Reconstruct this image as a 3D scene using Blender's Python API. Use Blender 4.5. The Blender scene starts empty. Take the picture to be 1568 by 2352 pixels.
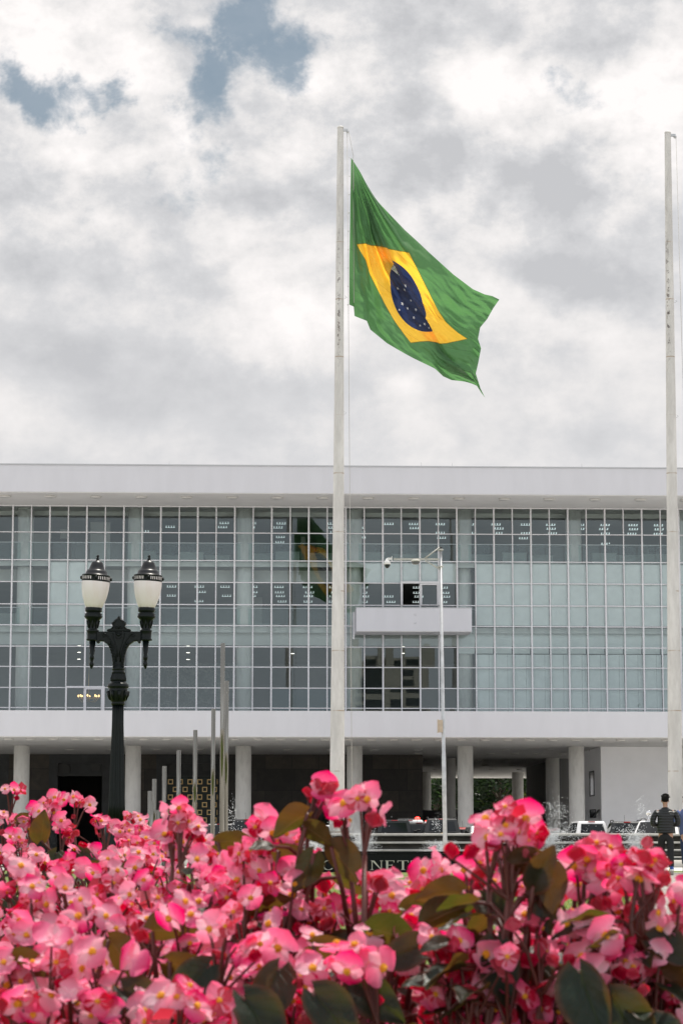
import bpy, math, random
from mathutils import Vector, Matrix, Euler, Quaternion, noise as mnoise
R = math.radians
random.seed(7)
SC = bpy.context.scene
COL = SC.collection

# ------------------------------------------------------------------ camera
HC = 0.70                                  # eye height
PITCH = math.atan((1938 - 1176) / (85 / 36 * 2352))
FPX = 85 / 36 * 2352
cam_d = bpy.data.cameras.new('camera')
cam = bpy.data.objects.new('camera', cam_d); COL.objects.link(cam)
cam.location = (0, 0, HC); cam.rotation_euler = (R(90) + PITCH, 0, 0)
cam_d.sensor_fit = 'VERTICAL'; cam_d.sensor_height = 36; cam_d.lens = 85
cam_d.clip_start = 0.05; cam_d.clip_end = 6000
cam_d.dof.use_dof = True; cam_d.dof.focus_distance = 30; cam_d.dof.aperture_fstop = 32
SC.camera = cam
SC.view_settings.view_transform = 'Standard'; SC.view_settings.look = 'None'
SC.view_settings.exposure = 0.0; SC.view_settings.gamma = 1.0
SC.cycles.max_bounces = 10; SC.cycles.transparent_max_bounces = 16
SC.cycles.caustics_reflective = False; SC.cycles.caustics_refractive = False
SC.cycles.sample_clamp_indirect = 6.0

def ray(px, py):
    cx = (px - 784) / FPX; cy = (1176 - py) / FPX
    return Vector((cx, math.cos(PITCH) - cy * math.sin(PITCH), math.sin(PITCH) + cy * math.cos(PITCH)))
def W(px, py, D):
    d = ray(px, py); t = D / d.y
    return Vector((d.x * t, D, HC + d.z * t))

# ------------------------------------------------------------------ sun and sky
SUN_AZ, SUN_EL = R(28), R(70)
sdir = Vector((math.sin(SUN_AZ) * math.cos(SUN_EL), math.cos(SUN_AZ) * math.cos(SUN_EL), math.sin(SUN_EL)))
sl = bpy.data.lights.new('sun', 'SUN'); sl.energy = 4.8; sl.angle = R(0.6); sl.color = (1.0, 0.94, 0.85)
so = bpy.data.objects.new('sun', sl); COL.objects.link(so)
so.rotation_euler = sdir.to_track_quat('Z', 'Y').to_euler()

world = bpy.data.worlds.new('World'); SC.world = world; world.use_nodes = True
class NT:
    def __init__(s, tree): s.t = tree; s.n = tree.nodes; s.l = tree.links
    def node(s, typ, **kw):
        n = s.n.new(typ)
        for k, v in kw.items(): setattr(n, k, v)
        return n
    def put(s, sock, v):
        if v is None: return
        if hasattr(v, 'is_linked') or isinstance(v, bpy.types.NodeSocket): s.l.new(v, sock)
        else: sock.default_value = v
    def math(s, op, a, b=None, c=None, clamp=False):
        n = s.node('ShaderNodeMath', operation=op); n.use_clamp = clamp
        s.put(n.inputs[0], a); s.put(n.inputs[1], b); s.put(n.inputs[2], c); return n.outputs[0]
    def vmath(s, op, a, b=None, out=0):
        n = s.node('ShaderNodeVectorMath', operation=op)
        s.put(n.inputs[0], a); s.put(n.inputs[1], b); return n.outputs[out]
    def scale(s, a, k):
        n = s.node('ShaderNodeVectorMath', operation='SCALE'); s.put(n.inputs[0], a); s.put(n.inputs[3], k); return n.outputs[0]
    def noise(s, vec, sc, detail=4, rough=.5, dist=0, color=False):
        n = s.node('ShaderNodeTexNoise'); s.put(n.inputs['Vector'], vec); n.inputs['Scale'].default_value = sc
        n.inputs['Detail'].default_value = detail; n.inputs['Roughness'].default_value = rough; n.inputs['Distortion'].default_value = dist
        return n.outputs[1 if color else 0]
    def rng(s, v, a, b, c=0., d=1., smooth=True):
        n = s.node('ShaderNodeMapRange'); n.interpolation_type = 'SMOOTHSTEP' if smooth else 'LINEAR'
        s.put(n.inputs[0], v)
        for i, x in enumerate((a, b, c, d)): s.put(n.inputs[1 + i], x)
        return n.outputs[0]
    def mix(s, f, a, b, typ='MIX'):
        n = s.node('ShaderNodeMix', data_type='RGBA', blend_type=typ)
        s.put(n.inputs[0], f); s.put(n.inputs[6], rgba(a)); s.put(n.inputs[7], rgba(b)); return n.outputs[2]
    def ramp(s, v, stops):
        n = s.node('ShaderNodeValToRGB'); e = n.color_ramp.elements
        while len(e) < len(stops): e.new(.5)
        for k, (p, c) in enumerate(stops): e[k].position = p; e[k].color = rgba(c)
        s.put(n.inputs[0], v); return n.outputs[0]
def rgba(c):
    if isinstance(c, (tuple, list)) and len(c) == 3: return (*c, 1.0)
    return c

def build_world():
    t = NT(world.node_tree); t.n.clear()
    out = t.node('ShaderNodeOutputWorld'); bg = t.node('ShaderNodeBackground')
    bg.inputs['Strength'].default_value = 0.1
    sky = t.node('ShaderNodeTexSky', sky_type='NISHITA'); sky.sun_disc = False
    sky.sun_elevation = SUN_EL; sky.sun_rotation = SUN_AZ; sky.dust_density = 2.0
    hs = t.node('ShaderNodeHueSaturation'); hs.inputs['Saturation'].default_value = 0.85; hs.inputs['Value'].default_value = 0.70
    t.l.new(sky.outputs[0], hs.inputs['Color'])
    g = t.node('ShaderNodeTexCoord').outputs['Generated']
    w1 = t.vmath('SUBTRACT', t.noise(g, 26, 5, .62, color=True), (.5, .5, .5))
    gw = t.vmath('ADD', g, t.scale(w1, .06))
    gs = t.vmath('MULTIPLY', g, (1, 1, 1.35))
    def spots(items, vec=gw, kr=1.0):
        acc = None
        for (px, py, r, a) in items:
            d = ray(px, py).normalized()
            dist = t.vmath('DISTANCE', vec, tuple(d), out=1)
            v = t.rng(dist, kr * r / FPX, 0.0, 0.0, a)
            acc = v if acc is None else t.math('ADD', acc, v)
        return acc
    n1 = t.noise(gs, 13, 10, .60, .08)
    blue = spots([(70, 215, 130, .5), (300, 250, 90, .6), (590, 10, 60, .3), (440, 90, 80, .6), (440, 250, 70, .6), (20, 190, 110, 1.25), (130, 225, 110, 1.25), (250, 235, 80, 1.2), (590, 20, 115, 1.1), (655, 125, 105, 1.25), (555, 60, 75, .75), (490, 185, 115, 1.4), (500, 140, 70, .9), (395, 40, 80, 1.0),
                  (410, 430, 105, 1.35), (525, 375, 70, 1.1), (455, 320, 60, .6), (1270, 220, 70, 1.1), (1365, 235, 70, 1.1), (180, 512, 80, 1.0), (640, 470, 60, .6), (1465, 390, 65, .95),
                  (10, 545, 70, .7), (690, 160, 80, .8)], kr=1.4)
    nb = t.noise(gs, 34, 12, .72, .3)
    dens = t.math('ADD', t.math('MULTIPLY', n1, .8), t.math('MULTIPLY', t.math('SUBTRACT', nb, .22), 2.1))
    gap = t.rng(t.math('SUBTRACT', blue, dens), -.50, .85)
    wide = t.rng(t.noise(gs, 7, 8, .6, .3), .36, .27)         # some blue gaps elsewhere round the sky
    dark = spots([(930, 190, 190, .65), (1010, 300, 170, .35), (1250, 420, 190, .75), (1330, 330, 150, .5), (1400, 590, 230, .9), (1250, 620, 200, .5), (560, 640, 240, .35), (250, 860, 420, .6), (600, 890, 330, .45),
                  (30, 560, 160, .5), (620, 480, 150, .4), (1420, 60, 110, .5), (960, 420, 140, .5), (1100, 900, 320, .4), (1100, 140, 150, .3), (1350, 1010, 250, .4), (930, 800, 200, .3)])
    lite = spots([(600, 745, 150, 1.6), (720, 770, 150, 1.4), (500, 740, 120, .6), (1200, 740, 170, .9), (1330, 750, 100, .5), (970, 950, 130, .8), (250, 110, 260, .8), (120, 60, 200, .5), (1480, 110, 260, .9),
                  (1120, 540, 200, .7), (360, 330, 260, .5), (1270, 250, 160, .6), (1300, 920, 120, .7), (800, 1000, 200, .4), (40, 950, 120, .5), (1460, 420, 120, .7), (1090, 380, 110, .5), (150, 430, 240, .5)])
    n2 = t.noise(t.vmath('ADD', gs, (.012, .0, .022)), 13, 10, .60, .08)
    edge = t.math('SUBTRACT', n1, n2)
    n3 = t.noise(gs, 27, 11, .62, .1)
    sh = t.math('ADD', t.math('MULTIPLY', edge, 4.2), t.math('MULTIPLY', t.math('SUBTRACT', n3, .5), 2.1))
    zz_ = t.node('ShaderNodeSeparateXYZ'); t.l.new(g, zz_.inputs[0]); sh = t.math('MULTIPLY', sh, t.rng(zz_.outputs[2], .17, .29, .40, 1.15))
    sh = t.math('ADD', sh, t.math('MULTIPLY', t.math('SUBTRACT', lite, dark), .50))
    sh = t.math('ADD', sh, t.math('MULTIPLY', gap, .25))
    cl = t.ramp(t.rng(sh, -.75, .85, smooth=False), [(0, (5.8, 5.85, 6.05)), (.33, (7.0, 7.0, 7.15)), (.58, (8.5, 8.3, 8.25)), (1, (10.3, 9.9, 9.75))])
    c = t.mix(t.math('MAXIMUM', t.math('MULTIPLY', gap, .86), t.math('MULTIPLY', wide, .0)), cl, t.vmath('MULTIPLY', hs.outputs[0], (.93, 1.05, 1.0)))
    # paler towards the horizon
    z = t.node('ShaderNodeSeparateXYZ'); t.l.new(g, z.inputs[0])
    hz = t.rng(z.outputs[2], .20, .02)
    c = t.mix(t.math('MULTIPLY', hz, .45), c, (7.9, 7.85, 7.95))
    # front-lit sky opposite the sun, brightened to lift the facade
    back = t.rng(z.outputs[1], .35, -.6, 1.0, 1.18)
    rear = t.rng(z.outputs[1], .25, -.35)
    low = t.math('MULTIPLY', t.rng(z.outputs[2], .50, .04), rear)       # bright band added low behind the camera to light the colonnade
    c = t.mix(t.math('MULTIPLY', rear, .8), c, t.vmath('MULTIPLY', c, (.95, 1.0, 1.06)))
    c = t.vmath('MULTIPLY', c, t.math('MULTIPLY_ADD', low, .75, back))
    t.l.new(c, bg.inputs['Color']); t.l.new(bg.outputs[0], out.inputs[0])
build_world()

# ------------------------------------------------------------------ materials
MATS = {}
def mat(name, col, rough=.6, metal=0., spec=.5, var=0., vscale=8., bump=0., bscale=40., trans=None, emit=None, coat=0., stops=None, objrand=0., stretch=(1, 1, 1)):
    """principled material: noise-varied base colour, optional bump, optional translucency (trans = (colour, share))"""
    if name in MATS: return MATS[name]
    m = bpy.data.materials.new(name); m.use_nodes = True; MATS[name] = m
    t = NT(m.node_tree); p = t.n['Principled BSDF']; out = t.n['Material Output']
    p.inputs['Roughness'].default_value = rough; p.inputs['Metallic'].default_value = metal
    p.inputs['Specular IOR Level'].default_value = spec; p.inputs['Coat Weight'].default_value = coat
    tc = t.node('ShaderNodeTexCoord').outputs['Object']
    if stretch != (1, 1, 1): tc = t.vmath('MULTIPLY', tc, stretch)
    c = rgba(col)
    if var > 0:
        n = t.noise(tc, vscale, 6, .6)
        lo = tuple(x * (1 - var) for x in col); hi = tuple(min(1, x * (1 + var)) for x in col)
        c = t.mix(t.rng(n, .3, .7), lo, hi)
    if stops:
        c = t.ramp(t.noise(tc, vscale, 7, .62), stops)
    if objrand > 0:
        oi = t.node('ShaderNodeObjectInfo'); hsv = t.node('ShaderNodeHueSaturation')
        t.put(hsv.inputs['Color'], c); t.l.new(t.rng(oi.outputs['Random'], 0, 1, 1 - objrand, 1 + objrand, False), hsv.inputs['Value'])
        c = hsv.outputs[0]
    t.put(p.inputs['Base Color'], c)
    if bump > 0:
        b = t.node('ShaderNodeBump'); b.inputs['Strength'].default_value = bump; b.inputs['Distance'].default_value = .02
        t.l.new(t.noise(tc, bscale, 6, .65), b.inputs['Height']); t.l.new(b.outputs[0], p.inputs['Normal'])
    if emit:
        p.inputs['Emission Color'].default_value = rgba(emit[0]); p.inputs['Emission Strength'].default_value = emit[1]
    if trans:
        tr = t.node('ShaderNodeBsdfTranslucent'); tr.inputs['Color'].default_value = rgba(trans[0])
        mx = t.node('ShaderNodeMixShader'); mx.inputs[0].default_value = trans[1]
        t.l.new(p.outputs[0], mx.inputs[1]); t.l.new(tr.outputs[0], mx.inputs[2]); t.l.new(mx.outputs[0], out.inputs['Surface'])
    return m

def glass_mat(name, tint, refl, k=1.0):
    m = bpy.data.materials.new(name); m.use_nodes = True; MATS[name] = m
    t = NT(m.node_tree); t.n.clear(); out = t.node('ShaderNodeOutputMaterial')
    tr = t.node('ShaderNodeBsdfTransparent'); tr.inputs[0].default_value = rgba(tint)
    gl = t.node('ShaderNodeBsdfGlossy'); gl.inputs['Roughness'].default_value = 0.0; gl.inputs['Color'].default_value = (.86, .97, .98, 1)
    fr = t.node('ShaderNodeFresnel'); fr.inputs[0].default_value = 1.5
    mx = t.node('ShaderNodeMixShader'); t.l.new(t.math('MULTIPLY_ADD', fr.outputs[0], k, refl, clamp=True), mx.inputs[0])
    t.l.new(tr.outputs[0], mx.inputs[1]); t.l.new(gl.outputs[0], mx.inputs[2])
    t.l.new(mx.outputs[0], out.inputs[0])
    return m

M_white = mat('white_render', (.555, .555, .585), .8, var=.022, vscale=.9, stretch=(1.5, 1, .35))
M_fram = mat('white_frame', (.66, .66, .68), .45, var=.03, vscale=3)
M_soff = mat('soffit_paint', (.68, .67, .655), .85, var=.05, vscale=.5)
M_cap = mat('roof_capping', (.42, .43, .44), .5, metal=.3)
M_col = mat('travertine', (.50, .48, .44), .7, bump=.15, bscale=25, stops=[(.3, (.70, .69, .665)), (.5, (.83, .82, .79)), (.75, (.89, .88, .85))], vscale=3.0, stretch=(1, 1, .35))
M_steelframe = M_fram
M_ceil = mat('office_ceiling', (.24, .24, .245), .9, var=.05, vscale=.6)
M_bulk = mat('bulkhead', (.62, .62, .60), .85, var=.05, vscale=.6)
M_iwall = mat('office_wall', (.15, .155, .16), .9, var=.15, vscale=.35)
M_ipale = mat('office_partition', (.50, .49, .47), .9, var=.08, vscale=.6)
M_ifloor = mat('office_floor', (.18, .165, .15), .6)
M_blind = mat('roller_blind', (.90, .905, .90), .85, var=.05, vscale=1.2)
M_curt = mat('sheer_panel', (.84, .86, .85), .85, var=.06, vscale=1.0)
M_glass = glass_mat('curtain_wall_glass', (.88, .955, .955), .030)
M_bal = glass_mat('balustrade_glass', (.90, .94, .93), .0, .35)
M_lamp = mat('fluorescent_tube', (.9, .95, .95), .5, emit=((.88, 1, .98), .7))
M_down = mat('downlight', (.95, .9, .8), .5, emit=((1, .92, .78), 4.0))
M_dead = mat('unlit_light_disc', (.55, .54, .52), .5)
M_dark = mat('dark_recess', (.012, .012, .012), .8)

def stone_mat():
    m = bpy.data.materials.new('dark_slate_cladding'); m.use_nodes = True; t = NT(m.node_tree); p = t.n['Principled BSDF']
    tc = t.node('ShaderNodeTexCoord').outputs['Object']
    s = t.node('ShaderNodeSeparateXYZ'); t.l.new(tc, s.inputs[0]); cb = t.node('ShaderNodeCombineXYZ'); t.l.new(s.outputs[0], cb.inputs[0]); t.l.new(s.outputs[2], cb.inputs[1])
    br = t.node('ShaderNodeTexBrick'); t.l.new(cb.outputs[0], br.inputs['Vector'])
    br.inputs['Scale'].default_value = 1; br.inputs['Brick Width'].default_value = 1.7; br.inputs['Row Height'].default_value = 1.35; br.inputs['Mortar Size'].default_value = .02
    br.inputs['Color1'].default_value = (.020, .018, .016, 1); br.inputs['Color2'].default_value = (.060, .050, .040, 1); br.inputs['Mortar'].default_value = (.012, .011, .01, 1)
    br.offset_frequency = 2; br.squash = 1.4; br.squash_frequency = 3
    n = t.ramp(t.noise(tc, 1.6, 9, .7, .8), [(.25, (.45, .42, .4)), (.55, (1, .97, .9)), (.8, (1.8, 1.6, 1.3))])
    t.l.new(t.mix(1.0, br.outputs[0], n, 'MULTIPLY'), p.inputs['Base Color']); p.inputs['Roughness'].default_value = .55
    return m
M_slate = stone_mat()
M_marble = mat('green_grey_marble', (.2, .23, .24), .4, stops=[(.3, (.05, .065, .07)), (.48, (.13, .155, .165)), (.52, (.26, .28, .28)), (.58, (.10, .12, .13)), (.8, (.2, .23, .24))], vscale=1.1)
M_portal = mat('portal_stone', (.035, .037, .038), .6, var=.25, vscale=1.5)
M_door = mat('green_black_door', (.006, .018, .015), .45, var=.2, vscale=2)
M_gold = mat('brass', (.66, .47, .22), .38, metal=.75)
M_greywall = mat('grey_wall', (.20, .195, .205), .9, var=.06, vscale=.7)

# ------------------------------------------------------------------ mesh helper
class MB:
    def __init__(s): s.v = []; s.f = []; s.m = []; s.s = []; s.uv = None
    def add(s, vs, fs, mi=0, smooth=False):
        o = len(s.v); s.v.extend([tuple(v) for v in vs])
        for f in fs: s.f.append(tuple(i + o for i in f)); s.m.append(mi); s.s.append(smooth)
        return s
    def box(s, x0, x1, y0, y1, z0, z1, mi=0):
        v = [(x, y, z) for x in (x0, x1) for y in (y0, y1) for z in (z0, z1)]
        return s.add(v, [(0, 1, 3, 2), (4, 6, 7, 5), (0, 4, 5, 1), (2, 3, 7, 6), (0, 2, 6, 4), (1, 5, 7, 3)], mi)
    def hexa(s, v8, mi=0):   # 4 lower then 4 upper, both counter-clockwise
        return s.add(v8, [(3, 2, 1, 0), (4, 5, 6, 7), (0, 1, 5, 4), (1, 2, 6, 5), (2, 3, 7, 6), (3, 0, 4, 7)], mi)
    def quad(s, a, b, c, d, mi=0): return s.add([a, b, c, d], [(0, 1, 2, 3)], mi)
    def tube(s, pts, radii, n=8, mi=0, caps=True, flutes=0, depth=0.):
        pts = [Vector(p) for p in pts]
        if not hasattr(radii, '__len__'): radii = [radii] * len(pts)
        vs = []; up = None
        for i, p in enumerate(pts):
            d = (pts[min(i + 1, len(pts) - 1)] - pts[max(i - 1, 0)])
            d = d.normalized() if d.length > 1e-9 else Vector((0, 0, 1))
            if up is None:
                a = Vector((1, 0, 0)) if abs(d.x) < .9 else Vector((0, 1, 0)); up = (a - d * a.dot(d)).normalized()
            else:
                up = up - d * up.dot(d); up = up.normalized() if up.length > 1e-6 else Vector((1, 0, 0))
            b = d.cross(up)
            for k in range(n):
                a = 2 * math.pi * k / n; r = radii[i]
                if flutes: r *= 1 - depth * (.5 - .5 * math.cos(a * flutes))
                vs.append(p + (up * math.cos(a) + b * math.sin(a)) * r)
        fs = []
        for i in range(len(pts) - 1):
            for k in range(n):
                k2 = (k + 1) % n; fs.append((i * n + k, i * n + k2, (i + 1) * n + k2, (i + 1) * n + k))
        s.add(vs, fs, mi, True)
        if caps:
            o = len(s.v) - len(vs)
            s.f.append(tuple(o + k for k in reversed(range(n)))); s.m.append(mi); s.s.append(False)
            e = o + (len(pts) - 1) * n
            s.f.append(tuple(e + k for k in range(n))); s.m.append(mi); s.s.append(False)
        return s
    def lathe(s, prof, n=24, c=(0, 0, 0), mi=0, M=None, flutes=0, depth=0.):
        vs = []
        for (r, z) in prof:
            for k in range(n):
                a = 2 * math.pi * k / n; rr = r * (1 - depth * (.5 - .5 * math.cos(a * flutes))) if flutes else r
                v = Vector((rr * math.cos(a), rr * math.sin(a), z))
                if M: v = M @ v
                vs.append(v + Vector(c))
        fs = []
        for i in range(len(prof) - 1):
            for k in range(n):
                k2 = (k + 1) % n; fs.append((i * n + k, i * n + k2, (i + 1) * n + k2, (i + 1) * n + k))
        fs.append(tuple(reversed(range(n)))); e = (len(prof) - 1) * n; fs.append(tuple(e + k for k in range(n)))
        return s.add(vs, fs, mi, True)
    def prism(s, poly, y0, y1, mi=0):       # polygon in x,z, counter-clockwise seen from -y, extruded along y
        n = len(poly); vs = [(x, y0, z) for x, z in poly] + [(x, y1, z) for x, z in poly]
        fs = [tuple(range(n)), tuple(reversed(range(n, 2 * n)))] + [((i + 1) % n, i, n + i, n + (i + 1) % n) for i in range(n)]
        return s.add(vs, fs, mi)
    def xprism(s, poly, x0, x1, mi=0):      # polygon in y,z extruded along x
        n = len(poly); vs = [(x0, y, z) for y, z in poly] + [(x1, y, z) for y, z in poly]
        fs = [tuple(range(n)), tuple(reversed(range(n, 2 * n)))] + [((i + 1) % n, i, n + i, n + (i + 1) % n) for i in range(n)]
        return s.add(vs, fs, mi)
    def ball(s, c, r, n=8, mi=0, sc=(1, 1, 1)):
        c = Vector(c); vs = [c + Vector((0, 0, -r * sc[2]))]; m = max(3, n // 2)
        for i in range(1, m):
            a = math.pi * i / m
            for k in range(n):
                b = 2 * math.pi * k / n
                vs.append(c + Vector((r * sc[0] * math.sin(a) * math.cos(b), r * sc[1] * math.sin(a) * math.sin(b), -r * sc[2] * math.cos(a))))
        vs.append(c + Vector((0, 0, r * sc[2]))); e = len(vs) - 1; fs = []
        for k in range(n):
            k2 = (k + 1) % n; fs.append((0, 1 + k2, 1 + k)); fs.append((e, 1 + (m - 2) * n + k, 1 + (m - 2) * n + k2))
            for i in range(m - 2): fs.append((1 + i * n + k, 1 + i * n + k2, 1 + (i + 1) * n + k2, 1 + (i + 1) * n + k))
        return s.add(vs, fs, mi, True)
    def mesh(s, name, mats):
        me = bpy.data.meshes.new(name); me.from_pydata(s.v, [], s.f)
        for m in (mats if isinstance(mats, (list, tuple)) else [mats]): me.materials.append(m)
        me.polygons.foreach_set('material_index', s.m); me.polygons.foreach_set('use_smooth', s.s)
        if s.uv is not None:
            ul = me.uv_layers.new(name='UVMap')
            li = [0] * len(me.loops); me.loops.foreach_get('vertex_index', li)
            flat = []
            for i in li: flat.extend(s.uv[i])
            ul.data.foreach_set('uv', flat)
        me.update(); return me
    def build(s, name, mats, parent=None, loc=(0, 0, 0), rot=(0, 0, 0), bevel=0, fixn=False):
        me = s.mesh(name, mats)
        if fixn:
            import bmesh
            b = bmesh.new(); b.from_mesh(me); bmesh.ops.recalc_face_normals(b, faces=b.faces); b.to_mesh(me); b.free()
        o = bpy.data.objects.new(name, me); COL.objects.link(o); o.parent = parent; o.location = loc; o.rotation_euler = rot
        if bevel:
            bv = o.modifiers.new('bevel', 'BEVEL'); bv.width = bevel; bv.segments = 2; bv.limit_method = 'ANGLE'; bv.angle_limit = R(35)
        return o
def tag(o, label=None, cat=None, group=None, kind=None):
    if label: o['label'] = label
    if cat: o['category'] = cat
    if group: o['group'] = group
    if kind: o['kind'] = kind
    return o
def empty(name, loc=(0, 0, 0), rz=0., label=None, cat=None, group=None):
    o = bpy.data.objects.new(name, None); COL.objects.link(o); o.location = loc; o.rotation_euler = (0, 0, rz); o.empty_display_size = .2
    return tag(o, label, cat, group)

# ------------------------------------------------------------------ ground
def brick_floor(name, c1, c2, mort, sc, bw, rh, ms):
    m = bpy.data.materials.new(name); m.use_nodes = True; t = NT(m.node_tree); p = t.n['Principled BSDF']
    tc = t.node('ShaderNodeTexCoord').outputs['Object']
    vo = t.node('ShaderNodeTexVoronoi'); vo.inputs['Scale'].default_value = sc; t.l.new(tc, vo.inputs['Vector'])
    ve = t.node('ShaderNodeTexVoronoi', feature='DISTANCE_TO_EDGE'); ve.inputs['Scale'].default_value = sc; t.l.new(tc, ve.inputs['Vector'])
    s = t.node('ShaderNodeSeparateColor'); t.l.new(vo.outputs['Color'], s.inputs[0])
    c = t.mix(s.outputs[0], c1, c2)
    c = t.mix(t.rng(t.noise(tc, .35, 6, .65), .35, .7), c, t.mix(1.0, c, (.72, .69, .64), 'MULTIPLY'))
    c = t.mix(t.rng(ve.outputs['Distance'], .10, .0), c, mort)
    t.l.new(c, p.inputs['Base Color']); p.inputs['Roughness'].default_value = .75
    return m
M_asph = mat('plaza_concrete', (.50, .485, .46), .85, var=.15, vscale=.5, bump=.2, bscale=30)
M_lot = mat('pale_paving', (.60, .59, .565), .85, var=.15, vscale=.5)
M_pave = brick_floor('white_stone_mosaic', (.42, .395, .37), (.32, .30, .28), (.14, .125, .115), 7.0, 1, 1, .1)
M_lawn = mat('lawn', (.08, .12, .02), .9, stops=[(.25, (.04, .075, .008)), (.5, (.10, .14, .02)), (.75, (.17, .20, .04))], vscale=2.4, bump=.5, bscale=30)
M_soil = mat('soil', (.045, .03, .02), .95, var=.3, vscale=12, bump=.6)
M_conc = mat('concrete', (.42, .41, .39), .85, var=.12, vscale=2)
def sheet(name, poly, z, m, kind='structure'):
    b = MB(); b.add([(x, y, z) for x, y in poly], [tuple(range(len(poly)))])
    return tag(b.build(name, m), kind=kind)
sheet('ground', [(-2500, -2500), (2500, -2500), (2500, 2500), (-2500, 2500)], 0, M_asph)
sheet('lawn', [(-30, .4), (1.0, .4), (2.05, 16), (6.6, 57), (6.6, 64.5), (-30, 64.5)], .004, M_lawn)
sheet('pavement', [(1.0, .4), (40, .4), (40, 57), (6.6, 57), (2.05, 16)], .008, M_pave)
sheet('grass_verge', [(6.6, 57.35), (40, 57.35), (40, 63), (6.6, 63)], .006, M_lawn)
b = MB(); b.box(6.4, 40, 57.0, 57.3, -.1, .03); tag(b.build('kerb', M_conc, bevel=.01), kind='structure')
b = MB(); b.box(-60, 60, 108, 215, -.2, .15); tag(b.build('car_park', M_lot), kind='structure')
b = MB(); b.box(-60, 60, 107.7, 107.98, -.2, .16); tag(b.build('kerb', M_conc, bevel=.01), kind='structure')
b = MB(); b.add([(-1.7, 1.3, .05), (.85, 1.3, .05), (.85, 2.9, .05), (-.1, 3.4, .05), (-.3, 5.3, .05), (-1.9, 5.3, .05)], [tuple(range(6))])
tag(b.build('flower_bed', M_soil), kind='structure')
# lawn blades, thin and upright
b = MB(); rnd = random.Random(3)
for i in range(15000):
    D = 7.5 + 34 * rnd.random() ** 1.7; px = rnd.uniform(450, 1560); x = (px - 784) / FPX * D + rnd.gauss(0, .1)
    if x > 1.0 + (D - .4) * .067 and D < 16.2: continue
    if x > 2.0 + (D - 16) * .111: continue
    h = rnd.uniform(.03, .075); w = rnd.uniform(.004, .009); a = rnd.uniform(0, 6.28); lx, ly = rnd.gauss(0, .025), rnd.gauss(0, .025)
    cx, sy = math.cos(a) * w, math.sin(a) * w
    b.add([(x - cx, D - sy, 0), (x + cx, D + sy, 0), (x + lx, D + ly, h)], [(0, 1, 2)], i % 2)
tag(b.build('grass', [mat('grass_blade', (.13, .20, .03), .6, trans=((.30, .42, .05), .45)), mat('grass_blade_dry', (.24, .27, .07), .6, trans=((.42, .48, .12), .45))]),
    'short sunlit grass of the lawn beyond the flower bed', 'grass', kind='stuff')

# ------------------------------------------------------------------ palace building
TH = R(2.3); DG = 140.0
UX = Vector((math.cos(TH), math.sin(TH), 0)); UY = Vector((-math.sin(TH), math.cos(TH), 0)); BO = Vector((0, DG, 0))
def B(px, py, ly):
    d = ray(px, py); t = (ly + BO.dot(UY)) / d.dot(UY); P = d * t
    return ((P - BO).dot(UX), HC + d.z * t)
def find_ly(py, z, lo=-30, hi=0):
    for _ in range(60):
        mid = (lo + hi) / 2
        if B(784, py, mid)[1] > z: hi = mid
        else: lo = mid
    return (lo + hi) / 2
bld = empty('palace_building', BO, TH, 'long white modernist palace with a three storey glass front raised on round stone columns', 'building')
COLY = 1.3; CR = .46
z_sof = B(784, 1712, COLY - CR)[1]; ly_slab = find_ly(1692, z_sof)
z_slab_top = B(784, 1633, ly_slab)[1]
z_rs = B(784, 1164, 0)[1]; ly_roof = find_ly(1134, z_rs)
z_top = B(784, 1072, ly_roof)[1]
XL, XR = -34.0, 34.0; BD = 70.0
b = MB(); b.box(XL, XR, ly_slab, BD, z_sof, z_slab_top); b.build('terrace_slab', M_white, bld)
b = MB(); b.box(XL, XR, ly_slab + .02, BD, z_sof - .03, z_sof - .003); b.build('colonnade_ceiling', M_soff, bld)
b = MB(); b.box(XL, XR, ly_roof, 22, z_rs + .02, z_top); b.build('roof_slab', M_white, bld)
b = MB(); b.box(XL, XR, ly_roof + .04, 21.9, z_rs - .02, z_rs + .016); b.build('eaves_soffit', M_soff, bld)
b = MB(); b.box(XL, XR, ly_roof - .05, 22.1, z_top + .003, z_top + .07); b.build('roof_capping', M_cap, bld)
for px in (389, 1038, 967, 1335):
    lx, _ = B(px, 1065, ly_roof + 3); b = MB(); b.tube([(lx, ly_roof + 3, z_top + .05), (lx, ly_roof + 3, z_top + .75)], .012, 5); b.build('lightning_rod', M_cap, bld)
# columns
col_px = [-205, 50, 306, 559, 814, 1068, 1323, 1577, 1832]
for px in col_px:
    lx, _ = B(px, 1780, COLY); b = MB()
    prof = [(CR, z) for z in (0, .6, 1.4)] + [(CR * 1.012, 1.402), (CR * 1.012, 2.6), (CR, 2.602), (CR, z_sof - .035)]
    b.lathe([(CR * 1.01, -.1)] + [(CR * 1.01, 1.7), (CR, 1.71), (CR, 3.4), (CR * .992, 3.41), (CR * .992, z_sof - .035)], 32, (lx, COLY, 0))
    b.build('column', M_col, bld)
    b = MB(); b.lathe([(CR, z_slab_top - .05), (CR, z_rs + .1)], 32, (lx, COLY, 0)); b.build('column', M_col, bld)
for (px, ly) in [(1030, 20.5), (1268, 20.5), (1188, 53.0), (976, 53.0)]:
    lx, _ = B(px, 1800, ly); b = MB(); b.lathe([(CR, -.1), (CR, z_sof - .035)], 28, (lx, ly, 0)); b.build('column', M_col, bld)
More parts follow.
